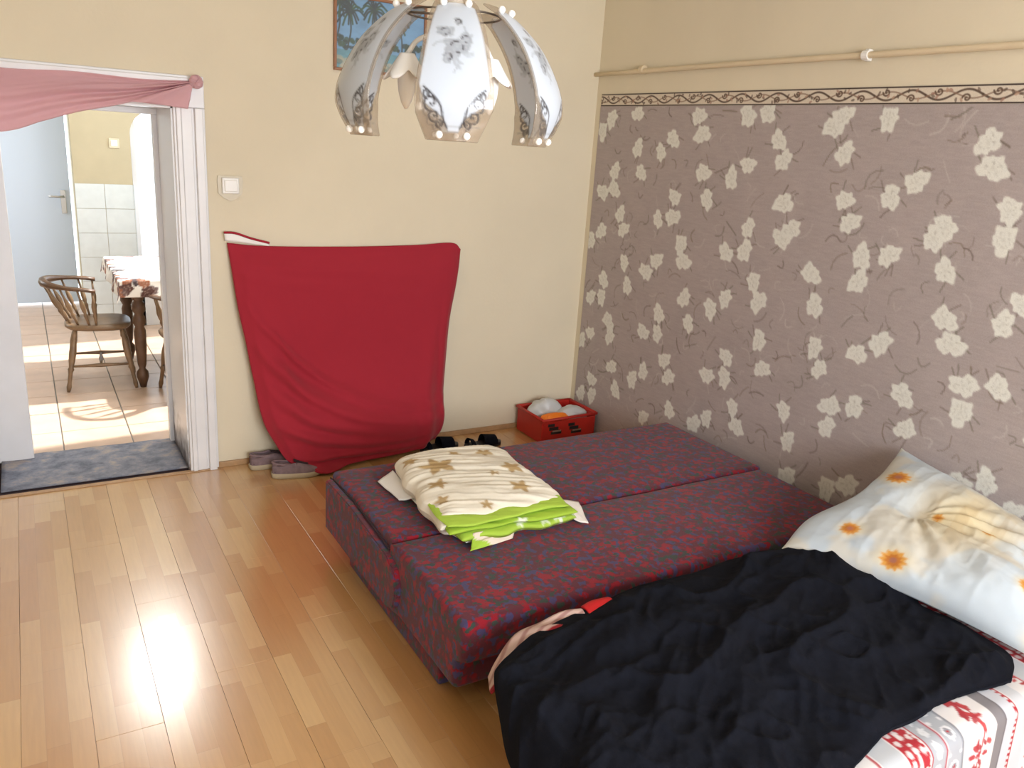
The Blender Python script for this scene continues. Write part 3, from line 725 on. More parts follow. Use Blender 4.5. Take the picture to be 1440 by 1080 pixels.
FL = [(-0.07, 0.585), (-0.081, 1.243), (-0.094, 1.909), (-0.118, 0.229), (-0.13, 0.884), (-0.153, 1.55), (-0.16, 0.653), (-0.175, 1.313), (-0.176, 1.982), (-0.221, 0.354), (-0.238, 0.25), (-0.241, 0.905), (-0.246, 1.017), (-0.256, 1.681), (-0.264, 1.577), (-0.336, 0.771), (-0.349, 1.435), (-0.367, 0.68), (-0.394, 1.348), (-0.415, 0.492), (-0.419, 2.014), (-0.435, 1.155), (-0.452, 1.823), (-0.477, 0.358), (-0.487, 1.02), (-0.504, 1.688), (-0.627, 0.469), (-0.643, 1.133), (-0.659, 1.809), (-0.679, 0.779), (-0.698, 1.442), (-0.72, 0.545), (-0.726, 1.21), (-0.749, 1.883), (-0.768, 0.27), (-0.799, 0.913), (-0.806, 0.798), (-0.817, 1.575), (-0.819, 1.467), (-0.892, 0.659), (-0.913, 1.327), (-0.932, 2.004), (-0.944, 0.572), (-0.949, 1.239), (-0.973, 1.912), (-0.986, 0.384), (-0.991, 1.043), (-1.016, 1.719), (-1.049, 0.912), (-1.069, 1.586), (-1.193, 0.372), (-1.201, 1.025), (-1.224, 1.705), (-1.243, 0.666), (-1.257, 1.334), (-1.279, 2.009), (-1.282, 0.433), (-1.297, 1.099), (-1.325, 1.775), (-1.362, 0.799), (-1.37, 0.689), (-1.383, 1.36), (-1.385, 1.474), (-1.404, 2.028), (-1.457, 0.549), (-1.472, 1.216), (-1.497, 1.897), (-1.502, 0.458), (-1.522, 1.126), (-1.543, 1.808), (-1.564, 0.938), (-1.583, 1.613), (-1.607, 1.45), (-1.612, 0.803), (-1.653, 1.499), (-1.784, 0.636), (-1.797, 1.964), (-1.808, 1.314), (-1.836, 2.009), (-1.837, 0.498), (-1.858, 1.174), (-1.868, 0.327), (-1.877, 1.854), (-1.898, 0.984), (-1.92, 1.657), (-1.943, 0.893), (-1.967, 1.565), (-2.034, 0.74), (-2.038, 0.64), (-2.056, 1.429), (-2.062, 1.322), (-2.064, 1.999), (-2.098, 0.355), (-2.123, 1.011), (-2.14, 1.689), (-2.16, 0.776), (-2.185, 1.454), (-2.2, 0.413), (-2.224, 1.083), (-2.243, 1.759), (-2.365, 1.548), (-2.372, 0.895), (-2.405, 1.595), (-2.417, 0.758), (-2.441, 1.43), (-2.482, 1.245), (-2.499, 1.921), (-2.529, 1.153), (-2.538, 1.829), (-2.615, 1.008), (-2.627, 0.9), (-2.635, 1.683), (-2.638, 1.577), (-2.686, 0.62), (-2.707, 1.275), (-2.745, 1.037), (-2.762, 1.358), (-2.784, 0.667), (-2.9, 0.584)]
FL += [(y-.565, z-.02) for y, z in FL if -2.9 < y < -2.36]+[(y-1.13, z-.05) for y, z in FL if -2.75 < y < -2.3]
WPZ = 2.060
cv = Canvas(-3.6, -.05, 0, WPZ, .0055, (171, 159, 156))
nz = Noise(21)
cv.A *= (1+.10*(nz(cv.X*25, cv.Y*420)-.5)+.10*(nz.fbm(cv.X*8, cv.Y*8)-.5))[..., None]
for k in range(620):                                     # twigs
    x_, y_ = random.uniform(-3.6, -.05), random.uniform(0, WPZ); a = random.choice([-.9, -.6, 1.0, 1.4, .4, 0, 2.2])+random.gauss(0, .25); L_ = random.uniform(.03, .11); b_ = random.uniform(-.03, .03)
    c, s_ = math.cos(a), math.sin(a)
    cv.stroke([(x_+c*t*L_-s_*b_*4*t*(1-t), y_+s_*t*L_+c*b_*4*t*(1-t)) for t in (0, .25, .5, .75, 1)], random.choice([.004, .005, .006]), random.choice([(112, 98, 88), (124, 110, 92), (186, 176, 172), (190, 182, 178), (118, 112, 98)]), random.uniform(.35, .75))
for k, (y_, z_) in enumerate(FL):
    for q in range(3):
        a = random.random()*6.28; cv.stroke([(y_, z_), (y_+.045*math.cos(a), z_+.045*math.sin(a)), (y_+.085*math.cos(a+.3), z_+.085*math.sin(a+.3))], .005, random.choice([(112, 98, 84), (104, 100, 80)]), .55)
rr_ = random.Random(3)
for k, (y_, z_) in enumerate(FL):
    cv.flower(y_, z_, .047+rr_.random()*.008, rr_.random()*6.28, (224, 223, 214), (170, 165, 152), rr_.choice([5, 6, 6]), rr_.uniform(.92, 1.12))
Pw = np.stack([np.full_like(cv.X, -.0015), cv.X, cv.Y], -1)
wp = grid_mesh('wallpaper', Pw, M['print_wall'], None, cv.A, .0014, smooth=False, offset=-1)
tag(wp, 'taupe wallpaper with white flowers covering the right wall', 'wallpaper')
cv = Canvas(-3.6, -.055, 0, .070, .0026, (214, 202, 184))
per = .232; y_ = -3.6
rb = random.Random(4)
while y_ < -.05:
    cv.stroke(crv([(y_+per*t, .035+.019*math.sin(2*PI*t)) for t in np.linspace(0, 1, 14)], 26), .0062, (86, 66, 54), .95)
    cv.stroke(crv([(y_+per*t, .035-.014*math.sin(2*PI*t+.6)) for t in np.linspace(0, 1, 14)], 26), .0045, (136, 108, 90), .8)
    for (cx, cz, sg_) in ((.06, .022, 1), (.175, .047, -1)):
        sp = [(y_+cx+(.018*(1-t))*math.cos(t*9*sg_), cz+(.016*(1-t))*math.sin(t*9*sg_)) for t in np.linspace(0, .85, 22)]
        cv.stroke(sp, .0052, (96, 74, 60), .95)
    for k in range(9): cv.disc(y_+rb.random()*per, .012+.046*rb.random(), .006, rb.choice([(98, 76, 66), (160, 120, 104), (84, 66, 56), (176, 142, 120)]), .75, asp=1.8, rot=rb.random()*3)
    y_ += per
cv.stroke([(-3.6, .0035), (-.05, .0035)], .0048, (58, 44, 40)); cv.stroke([(-3.6, .0665), (-.05, .0665)], .0048, (58, 44, 40))
bx_ = grid_mesh('wallpaper_border', np.stack([np.full_like(cv.X, -.0035), cv.X, WPZ-.004+cv.Y], -1), M['print_wall'], None, cv.A, .0015, smooth=False)
tag(bx_, 'cream border strip with brown scrollwork above the flowered wallpaper', 'wallpaper border')

# ------------------------------------------------------------------ sofa bed
sb = empty('sofa_bed', (-1.07, -1.76, 0), 0, 'unfolded sofa bed in speckled burgundy upholstery along the flowered wall', 'sofa bed')
def cushion(name, lo, hi, rad, m, parent, nx=50, ny=30, nz_=8, crown=.012, seed=1, taper=None):
    """rounded upholstered slab"""
    bm = bmesh.new(); add_box(bm, lo, hi, rad, 5)
    bmesh.ops.subdivide_edges(bm, edges=[e for e in bm.edges if e.calc_length() > .12], cuts=7, use_grid_fill=True)
    N2 = Noise(seed)
    cx, cy = (lo[0]+hi[0])/2, (lo[1]+hi[1])/2
    for v_ in bm.verts:
        a = (v_.co.x-cx)/((hi[0]-lo[0])/2); b = (v_.co.y-cy)/((hi[1]-lo[1])/2)
        if v_.co.z > (lo[2]+hi[2])/2:
            v_.co.z += crown*(1-a*a)*(1-b*b)+.004*(float(N2(v_.co.x*5+50, v_.co.y*5+50))-.5)
        if taper: taper(v_, a, b)
    return bm_obj(name, bm, m, parent, True)
ZT = .362
def tp_far(v_, a, b):
    if b < -.9 and a < -.97: v_.co.x = -2.045
def tp_near(v_, a, b):
    if b > .88 and a < -.97: v_.co.x = -2.055
    if b < -.8 and v_.co.z < .2: v_.co.y += .05
cushion('backrest_cushion', (-2.045, -1.795, .100), (-.10, -1.085, ZT), .022, M['sofa'], sb, seed=2, taper=tp_far)
cushion('seat_cushion', (-2.055, -2.400, .085), (-.12, -1.798, ZT-.002), .026, M['sofa'], sb, seed=3, taper=tp_near)
box('base_box', (-2.035, -2.20, .0), (-.15, -1.30, .10), M['sofa'], sb, .01)
bm = bmesh.new(); prof = [(-1.11, .105), (-1.11, .335), (-1.40, .342), (-1.80, .315), (-1.875, .290), (-1.905, .245), (-1.905, .190), (-1.885, .135), (-1.83, .105)]
a_ = [bm.verts.new((-2.046, y, z)) for y, z in prof]; f_ = bm.faces.new(a_)
r_ = bmesh.ops.extrude_face_region(bm, geom=[f_]); bmesh.ops.translate(bm, verts=[v for v in r_['geom'] if isinstance(v, bmesh.types.BMVert)], vec=(-.034, 0, 0))
bmesh.ops.recalc_face_normals(bm, faces=bm.faces); bmesh.ops.bevel(bm, geom=list(bm.edges), offset=.006, segments=2, affect='EDGES')
bm_obj('side_panel', bm, M['sofa'], sb)
tube('piping', [(-2.049, -1.09, .330), (-2.05, -1.40, .348), (-2.056, -1.795, .328)], .004, M['dark_base'], sb)
0 and tube('piping', crv([(-2.05, -1.81, .30), (-2.058, -1.9, .345), (-2.058, -2.3, .345), (-2.05, -2.385, .30), (-2.045, -2.39, .14)], 24).tolist(), .004, M['sofa'], sb)

# ------------------------------------------------------------------ folded bedding on the sofa bed
fb = empty('folded_duvet', (-1.6, -1.62, ZT+.012), math.radians(0), 'folded cream duvet with tan stars and a green starred lining on the sofa bed', 'duvet')
def duvet_slab(name, quad, z0, z1, rnd, base, stars, m, seed, sagx=0, amp=.006, fold=True, nu=90, nv=110, starcol=(178, 150, 104), streak=True):
    """quad: 4 corners (x,y) BL BR FR FL; closed soft slab"""
    q = np.array(quad, float); N2 = Noise(seed)
    th = z1-z0
    # parameter w runs round the cross-section across u; ends rounded too
    uu = np.linspace(-1, 1, nu); vv = np.linspace(-1, 1, nv)
    def sheet(sign):
        Ug, Vg = np.meshgrid(uu, vv, indexing='ij')
        e = 1-np.clip(np.abs(Ug), 0, 1)**(8 if th > .06 else 14); e2 = 1-np.clip(np.abs(Vg), 0, 1)**14
        hgt = (np.clip(e, 0, 1)**.5)*(np.clip(e2, 0, 1)**.5)
        a = (Ug+1)/2; b = (Vg+1)/2
        X = (1-a)*(1-b)*q[0, 0]+a*(1-b)*q[1, 0]+a*b*q[2, 0]+(1-a)*b*q[3, 0]
        Y = (1-a)*(1-b)*q[0, 1]+a*(1-b)*q[1, 1]+a*b*q[2, 1]+(1-a)*b*q[3, 1]
        Ug_, Vg_ = Ug, Vg
        bk = np.where(Vg < 0, 1, .25); a = (Ug*(1-.085*bk*np.abs(Vg)**6)+1)/2; b = (Vg*(1-.075*bk*np.abs(Ug)**6)+1)/2
        X = (1-a)*(1-b)*q[0, 0]+a*(1-b)*q[1, 0]+a*b*q[2, 0]+(1-a)*b*q[3, 0]
        Y = (1-a)*(1-b)*q[0, 1]+a*(1-b)*q[1, 1]+a*b*q[2, 1]+(1-a)*b*q[3, 1]
        X = X+.012*(N2(Ug*2+7, Vg*3)-.5)*np.abs(Ug)**3*2; Y = Y+.016*(N2(Ug*3, Vg*2+9)-.5)*np.abs(Vg)**3*2
        zc = (z0+z1)/2
        Z = zc+sign*th/2*hgt
        if sign > 0:
            Z = Z+amp*2.4*(N2.ridge(X*3+Y*2, Y*26+X*9)-.5)*hgt+amp*2.0*(N2.fbm(X*9, Y*9)-.5)*hgt+sagx*(1-Vg**2)*(1-Ug**2)
        return np.stack([X, Y, Z], -1), X, Y
    T, X, Y = sheet(1); B, _, _ = sheet(-1)
    cv = Canvas(X.min()-.02, X.max()+.02, Y.min()-.02, Y.max()+.02, .004, base)
    for (sx_, sy_, sr_, ro) in stars: cv.star(sx_, sy_, sr_, ro, starcol)
    if name == 'cream_cover':
        N3 = Noise(77); k_ = (N3(cv.X*6+cv.Y*4, cv.Y*60+cv.X*10) > .62)*.12; cv.A = cv.A*(1-k_[..., None])+lin((206, 190, 160))*k_[..., None]
    ct = cv.sample(X, Y)
    P = np.concatenate([T, B[:, ::-1]], 1); C = np.concatenate([ct, ct[:, ::-1]], 1)
    P = np.concatenate([P, P[:, :1]], 1); C = np.concatenate([C, C[:, :1]], 1)
    return grid_mesh(name, P, m, fb, C, 0)
ST = [(-1.73, -1.50, .085, .3), (-1.80, -1.38, .040, 1), (-1.60, -1.40, .036, 2), (-1.47, -1.43, .045, .6), (-1.44, -1.62, .055, 1.7), (-1.55, -1.66, .030, .2), (-1.50, -1.80, .055, 2.2), (-1.80, -1.66, .050, .9), (-1.84, -1.78, .035, .3), (-1.70, -1.88, .03, 1.2), (-1.42, -1.30, .03, 1.2), (-1.66, -1.27, .03, .2)]
z_ = ZT+.010
duvet_slab('white_underlayer', [(-1.855, -1.26), (-1.30, -1.26), (-1.285, -1.93), (-1.835, -1.955)], z_, z_+.020, .01, (232, 232, 226), [(-1.84, -1.3, .03, 1)], M['print_cloth'], 41)
GS = [(-1.50, -1.975, .030, .3), (-1.43, -1.97, .034, 1.1), (-1.36, -1.955, .022, 1.1), (-1.6, -1.96, .02, 0)]
duvet_slab('green_lining_fold', [(-1.815, -1.28), (-1.345, -1.27), (-1.340, -2.000), (-1.86, -1.985)], z_+.016, z_+.056, .01, (164, 196, 66), GS, M['print_cloth'], 42, amp=.004, starcol=(228, 234, 214))
duvet_slab('green_lining_fold', [(-1.820, -1.28), (-1.345, -1.27), (-1.355, -1.990), (-1.895, -1.975)], z_+.050, z_+.078, .01, (158, 192, 58), [(-1.6, -1.98, .03, .4)], M['print_cloth'], 43, amp=.004, starcol=(228, 234, 214))
duvet_slab('green_lining_fold', [(-1.825, -1.28), (-1.345, -1.27), (-1.365, -1.975), (-1.905, -1.960)], z_+.074, z_+.098, .01, (170, 202, 72), [], M['print_cloth'], 44, amp=.004)
N2 = Noise(51)
duvet_slab('cream_cover', [(-1.845, -1.270), (-1.318, -1.255), (-1.345, -1.930), (-1.915, -1.915)], z_+.004, z_+.112, .02, (234, 228, 212), ST, M['print_cloth'], 45, sagx=.022, amp=.006)
# loose corners
def flap(name, pts, col, col2=None, up=.0):
    A, B, C_, D = [np.array(p, float) for p in pts]; n = 18; P = np.zeros((n, n, 3)); N2 = Noise(len(name)+int(abs(A[0])*97))
    for a in range(n):
        for b in range(n):
            u_, v_ = a/(n-1), b/(n-1); P[a, b] = A*(1-u_)*(1-v_)+B*u_*(1-v_)+C_*u_*v_+D*(1-u_)*v_; P[a, b, 2] += .010*(float(N2(u_*3, v_*3))-.3)+up*math.sin(PI*u_)*math.sin(PI*v_)
    cv = Canvas(0, 1, 0, 1, .05, col)
    gu, gv = np.meshgrid(np.linspace(0, 1, n), np.linspace(0, 1, n), indexing='ij'); cc = cv.sample(gu, gv)
    if col2 is not None: cc[gu+gv*.6 > 1.1] = lin(col2)
    return grid_mesh(name, P, M['print_cloth'], fb, cc, .004)
flap('loose_corner', [(-1.83, -1.27, z_+.03), (-1.915, -1.31, z_+.012), (-1.905, -1.52, z_+.010), (-1.83, -1.56, z_+.03)], (232, 230, 226))
flap('loose_corner', [(-1.60, -1.95, z_+.050), (-1.80, -1.965, z_+.045), (-1.835, -2.015, z_+.006), (-1.64, -1.985, z_+.008)], (222, 206, 190), (160, 194, 62))
flap('loose_corner', [(-1.37, -1.80, z_+.050), (-1.40, -1.955, z_+.045), (-1.30, -2.00, z_+.006), (-1.245, -1.85, z_+.030)], (236, 230, 222))

# ------------------------------------------------------------------ second bed with patterned sheet
B2Z = .395
b2 = empty('single_bed', (-1.08, -3.0, 0), 0, 'low single bed under the red and white patterned sheet and black blanket', 'bed')
cushion('mattress', (-2.0, -3.425, .16), (-.03, -2.56, B2Z-.006), .05, M['mattress'], b2, seed=7, crown=.004)
box('bed_base', (-1.93, -3.36, .02), (-.05, -2.60, .17), M['dark_base'], b2, .01)
for a, b in ((-1.88, -3.30), (-1.88, -2.66), (-.12, -3.30), (-.12, -2.66)): box('foot', (a-.03, b-.03, 0), (a+.03, b+.03, .03), M['dark_wood'], b2)
# sheet: u along x, w = path far drop -> top -> near drop
XS0, XS1 = -1.99, -.03; SL = 1.0; DROP = .205; FAR = .04
cv = Canvas(XS0, XS1, 0, FAR+.87+DROP, .0048, (232, 228, 228))
def band(x0, x1, col, a=1): 
    w = cv.win(x0, x1, -1, 9); m = np.ones(cv.X[w].shape)*a; cv.mix(w, m, col)
RED = (178, 40, 52); GR = (176, 180, 188); DG = (134, 130, 134)
T_ = FAR+.87+DROP
rs = random.Random(9)
def leaf(x, y, a, r, col): cv.disc(x+.5*r*math.cos(a), y+.5*r*math.sin(a), r*.30, col, .95, asp=2.0, rot=a)
def motif(off):
    X = lambda v: v+off
    band(X(-1.423), X(-1.337), (196, 200, 206)); cv.stroke([(X(-1.43), 0), (X(-1.43), T_)], .005, RED)
    band(X(-1.335), X(-1.25), RED)
    y = 0
    while y < T_:
        for q in range(3):
            cv.disc(X(-1.318+q*.026), y+rs.uniform(-.01, .01), .011, (234, 226, 226), .9); 
        cv.disc(X(-1.292), y+.018, .008, (234, 226, 226), .9); y += .034
    cv.stroke([(X(-1.337), 0), (X(-1.337), T_)], .004, (234, 226, 226)); cv.stroke([(X(-1.252), 0), (X(-1.252), T_)], .006, (234, 226, 226))
    y = 0
    while y < T_: cv.disc(X(-1.258), y, .006, RED); y += .018
    band(X(-1.245), X(-1.185), GR)
    y = 0
    while y < T_:
        cv.flower(X(-1.215), y, .016, y*9, (222, 224, 228), GR, 5); y += .045
    cv.stroke([(X(-1.183), 0), (X(-1.183), T_)], .006, (176, 60, 76))
    band(X(-1.177), X(-1.115), GR)
    y = 0
    while y < T_:
        cv.disc(X(-1.146), y, .020, (226, 226, 230), soft=.1); cv.disc(X(-1.146), y, .012, (150, 152, 160), soft=.1); cv.disc(X(-1.146), y, .005, RED)
        cv.disc(X(-1.170), y+.04, .008, (226, 226, 230)); cv.disc(X(-1.122), y+.04, .008, (226, 226, 230)); y += .08
    cv.stroke([(X(-1.113), 0), (X(-1.113), T_)], .004, (120, 122, 130))
    # red leafy garland on white
    y = 0; xc = X(-1.035)
    P_ = [(xc+.022*math.sin(t*16), t) for t in np.linspace(0, T_, 90)]; cv.stroke(P_, .0045, RED)
    for k in range(150):
        yy = rs.uniform(0, T_); a = rs.choice([.5, 2.6, -.5, -2.6, 1.2, 1.9])+rs.gauss(0, .3); x0 = xc+.022*math.sin(yy*16)+rs.uniform(-.025, .025); leaf(x0, yy, a, rs.uniform(.022, .036), rs.choice([RED, (190, 62, 66), (170, 50, 60)]))
    for k in range(14): cv.flower(xc+rs.uniform(-.03, .03), rs.uniform(0, T_), .013, rs.random()*6, RED, (230, 210, 210), 5)
    band(X(-.957), X(-.912), DG); cv.stroke([(X(-.910), 0), (X(-.910), T_)], .005, (110, 104, 110))
    cv.stroke([(X(-.888), 0), (X(-.888), T_)], .004, RED)
    band(X(-.905), X(-.862), (206, 208, 216)); 
    y = 0
    while y < T_: cv.disc(X(-.858), y, .006, RED); y += .018
    cv.stroke([(X(-.852), 0), (X(-.852), T_)], .004, RED)
    band(X(-.846), X(-.80), (208, 210, 216))
    for k in range(70):
        yy = rs.uniform(0, T_); leaf(X(-.755)+rs.uniform(-.025, .025), yy, rs.random()*6.28, rs.uniform(.02, .03), rs.choice([RED, (206, 120, 60), (190, 62, 66)]))
for o_ in (0, .70, -.70): motif(o_)
Xg, Wg = cv.X, cv.Y; nz = Noise(33)
Ps = np.zeros(Xg.shape+(3,)); RX = .045
# cross-section path
yy = np.empty_like(Wg); zz = np.empty_like(Wg)
YN, YFa = -3.437, -2.545
far = Wg < FAR; near = Wg > FAR+.87; mid = ~far & ~near
yy = np.where(far, YFa+.004*0, np.where(near, YN, YFa-(Wg-FAR)/.87*(YFa-YN)))
zz = np.where(far, B2Z-(FAR-Wg), np.where(near, B2Z-(Wg-FAR-.87), B2Z))
# round the edges
dn = (yy-YN); k1 = np.clip(1-dn/RX, 0, 1); zz = np.where(mid, zz-RX*(1-np.sqrt(np.clip(1-k1**2, 0, 1)))*.8, zz-RX*.8*(near | far))
df = (YFa-yy); k2 = np.clip(1-df/RX, 0, 1); zz = np.where(mid, zz-RX*(1-np.sqrt(np.clip(1-k2**2, 0, 1)))*.8, zz)
yy = yy-np.where(near, .012*np.sin(Xg*17+2*nz(Xg*3, Wg*2))*(Wg-FAR-.87)/DROP+.02*(Wg-FAR-.87)/DROP, 0)
zz = zz+.004*(nz.fbm(Xg*5, Wg*5)-.5)*mid+np.where(near, .01*np.sin(Xg*9), 0)*((Wg-FAR-.87)/DROP)
# left end hangs a little
le = np.clip((-1.95-Xg)/.04, 0, 1)
zz = zz-.04*le; Xo = Xg.copy()
Ps[..., 0] = Xo; Ps[..., 1] = yy; Ps[..., 2] = zz+.003
sh = grid_mesh('bed_sheet', Ps, M['print_cloth'], None, cv.A*.85, .002, offset=1)
tag(sh, 'white sheet with red floral and grey stripes hanging over the low bed edge', 'sheet')
# mattress cover corner poking out by the sofa bed
P = np.zeros((20, 14, 3)); nz = Noise(8)
c1_ = crv([(-1.72, -2.53, .407), (-1.87, -2.525, .40), (-1.97, -2.55, .385), (-2.05, -2.59, .365), (-2.105, -2.64, .345)], 20)
c2_ = crv([(-1.72, -2.59, .408), (-1.86, -2.61, .408), (-1.96, -2.65, .406), (-2.05, -2.69, .398), (-2.135, -2.71, .36)], 20)
for b in range(14): P[:, b] = c1_*(1-b/13)+c2_*b/13; P[:, b, 2] += .008*np.sin(np.arange(20)*.7+b*.4)+.004
cc = np.zeros((20, 14, 3)); cc[:] = lin((204, 176, 166)); cc[:, 10:] = lin((150, 22, 34))
for a in range(20):
    for b in range(9):
        if (a*7+b*5) % 6 < 2: cc[a, b] = lin((168, 128, 122))
qc = grid_mesh('quilt_corner', P, M['print_cloth'], None, cc, .006); tag(qc, 'pale pink printed quilt corner with red edge peeking from under the black blanket', 'quilt')
# red garment scraps under the blanket's far edge
P = np.zeros((24, 8, 3)); c1_ = crv([(-1.71, -2.530, .410), (-1.66, -2.518, .412), (-1.60, -2.522, .412)], 24)
for b in range(8): P[:, b] = c1_; P[:, b, 1] -= b*.012; P[:, b, 2] += .006*math.sin(b*.9)
rg = grid_mesh('red_garment', P, mat('bright_red_knit', (196, 22, 26), .8), None, None, .006); tag(rg, 'scrap of bright red garment peeking out beside the sofa bed', 'garment')

# ------------------------------------------------------------------ pillow
pl = empty('pillow', (-.4, -2.9, B2Z), 0, 'pale blue pillow with orange-centred flowers leaning on the flowered wall', 'pillow')
n = 150; u1 = np.linspace(0, 1, n); U, V_ = np.meshgrid(u1, u1, indexing='ij')     # U: A->B edge direction (bed->wall), V: along the wall
A_, B_, C_, D_ = [np.array(p) for p in ((-.800, -2.560, .440), (-.045, -2.445, .690), (-.040, -3.270, .520), (-.640, -3.390, .430))]
base = (A_*((1-U)*(1-V_))[..., None]+B_*(U*(1-V_))[..., None]+C_*(U*V_)[..., None]+D_*((1-U)*V_)[..., None])
# edges pulled in (pillow shape)
cen = base.mean((0, 1)); eu = np.abs(2*U-1); ev = np.abs(2*V_-1)
pull = .075*(np.where(ev > eu, (1-eu**2)*ev**6, (1-ev**2)*eu**6))
pull = pull-.11*np.exp(-((U-.22)/.2)**2)*(1-V_)**8                  # left end bulges outward near the bed
base = base+(cen-base)*pull[..., None]*1.4
nrm = np.cross(B_-A_, D_-A_); nrm /= np.linalg.norm(nrm)
if nrm[2] < 0: nrm = -nrm
prof = (np.clip(1-eu**2.6, 0, 1)*np.clip(1-ev**2.6, 0, 1))**.55
nz = Noise(61)
# folds fan out from a pinch towards the wall side
cu, cw = .50, .33
ang = np.arctan2(V_-cw, U-cu); rad = np.hypot(U-cu, V_-cw)
fan = np.sin(ang*17+2.5*nz(U*4, V_*4))*np.exp(-((ang-1.25)/.55)**2)*sst(.02, .12, rad)*(1-sst(.5, .8, rad))
fan2 = np.sin(ang*13+3*nz(U*3, V_*3+4))*np.exp(-((ang-2.4)/.5)**2)*sst(.02, .1, rad)*(1-sst(.4, .6, rad))
pinch = -.045*np.exp(-(rad/.10)**2)
h = .115*prof+pinch*prof+.010*fan*prof+.008*fan2*prof+.034*(nz.fbm(U*5, V_*5)-.5)*prof+.012*(nz.ridge(U*4+V_*2, V_*9, 2)-.4)*prof
h = h+.05*np.exp(-(((U-.25)/.22)**2+((V_-.80)/.22)**2))*prof
topS = base+nrm*h[..., None]; botS = base-nrm*(.030*prof)[..., None]
cv = Canvas(0, 1, 0, 1, .0055, (204, 216, 226))
m_ = nz.fbm(cv.X*4+3, cv.Y*4); k_ = .8*sst(.50, .62, m_)[..., None]; cv.A = cv.A*(1-k_)+lin((222, 218, 206))*k_
s_ = (np.exp(-(((cv.X-.62)/.30)**2+((cv.Y-.50)/.20)**2)))[..., None]*.8; cv.A = cv.A*(1-s_)+lin((232, 212, 162))*s_
st_ = ((nz(cv.X*3, cv.Y*22) > .62)*np.exp(-(((cv.X-.6)/.3)**2+((cv.Y-.55)/.25)**2))*.4)[..., None]; cv.A = cv.A*(1-st_)+lin((190, 160, 110))*st_
def pflower(x, y, r, st=1):
    cv.disc(x, y, r*1.9, (240, 220, 170), .7*st, .9)
    cv.star(x, y, r, x*9, (226, 160, 62), 11, .74, .95*st); cv.star(x, y, r*.66, y*9, (204, 122, 44), 9, .7, .95*st); cv.disc(x, y, r*.3, (170, 110, 100), .8*st)
pflower(.67, .155, .066); pflower(.20, .185, .042); pflower(.11, .40, .06); pflower(.52, .42, .03); pflower(.55, .62, .034); pflower(.3, .85, .04); pflower(.85, .85, .04)
C1 = cv.sample(U, V_)*.84
P = np.concatenate([topS, botS[:, ::-1]], 1); C = np.concatenate([C1, C1[:, ::-1]], 1)
P = np.concatenate([P, P[:, :1]], 1); C = np.concatenate([C, C[:, :1]], 1)
grid_mesh('pillowcase', P, M['pillow'], pl, C)

# ------------------------------------------------------------------ black blanket
NU, NV = 230, 150
fe = crv([(-2.180, -2.80), (-2.120, -2.70), (-2.04, -2.645), (-1.95, -2.600), (-1.83, -2.565), (-1.70, -2.545), (-1.60, -2.530), (-1.40, -2.500), (-1.22, -2.510), (-1.0, -2.50), (-.80, -2.535)], NU)
ne = crv([(-2.26, -3.54), (-1.95, -3.53), (-1.75, -3.47), (-1.56, -3.405), (-1.45, -3.375), (-1.33, -3.350), (-1.19, -3.350), (-1.0, -3.343), (-.785, -3.372)], NU)
le_ = crv([(-2.180, -2.80), (-2.225, -2.90), (-2.245, -3.05), (-2.255, -3.3), (-2.26, -3.54)], NV)
re_ = crv([(-.80, -2.535), (-.70, -2.66), (-.560, -2.78), (-.585, -2.93), (-.655, -3.0), (-.640, -3.12), (-.645, -3.27), (-.700, -3.33), (-.785, -3.372)], NV)
u = np.linspace(0, 1, NU)[:, None]; v = np.linspace(0, 1, NV)[None, :]
def coons(fe, ne, le_, re_):
    u3, v3 = u[..., None], v[..., None]
    return (1-v3)*fe[:, None]+v3*ne[:, None]+(1-u3)*le_[None]+u3*re_[None]-((1-u3)*(1-v3)*fe[0]+u3*(1-v3)*fe[-1]+(1-u3)*v3*ne[0]+u3*v3*ne[-1])
XY = coons(fe, ne, le_, re_); X, Y = XY[..., 0], XY[..., 1]
nz = Noise(91); nz2 = Noise(92)
ed = np.minimum(np.minimum(u, 1-u)*NU, np.minimum(v, 1-v)*NV)/12; ed = sst(0, 1, ed+np.zeros_like(X))
wx = X+.05*nz.fbm(X*4, Y*4); wy = Y+.05*nz2.fbm(X*4+7, Y*4)
# long soft folds (lower-left), crumples (middle/right)
lf = sst(-1.5, -2.0, X)
f1 = nz.ridge((wx*.6+wy*1.0)*2.0+2, (wx*1.0-wy*.45)*8, 2)
f2 = nz2.ridge((wx+wy*.5)*3.6, (wy-.3*wx)*5.5, 2)
f3 = nz.ridge((wx+wy)*5+5, (wx-wy)*13, 2)
an_ = np.arctan2(-(Y+2.30), -(X+1.05)); rd_ = np.hypot(X+1.05, Y+2.30)
fr_ = nz2.ridge(an_*6.5+.8*nz(X*3, Y*3), rd_*1.1+3, 2)*sst(-1.25, -1.7, X)
hh = .020+.050*(fr_-.35)*sst(-1.25, -1.7, X)+.018*lf*(f1-.3)+.056*(1-.45*lf)*(f2-.30)+.014*(f3-.3)+.045*np.exp(-(((X+.78)/.22)**2+((Y+2.66)/.16)**2))+.03*np.exp(-(((X+1.3)/.35)**2+((Y+2.9)/.25)**2))
Z = B2Z+.014+np.maximum(hh, .004)*(.25+.75*ed)
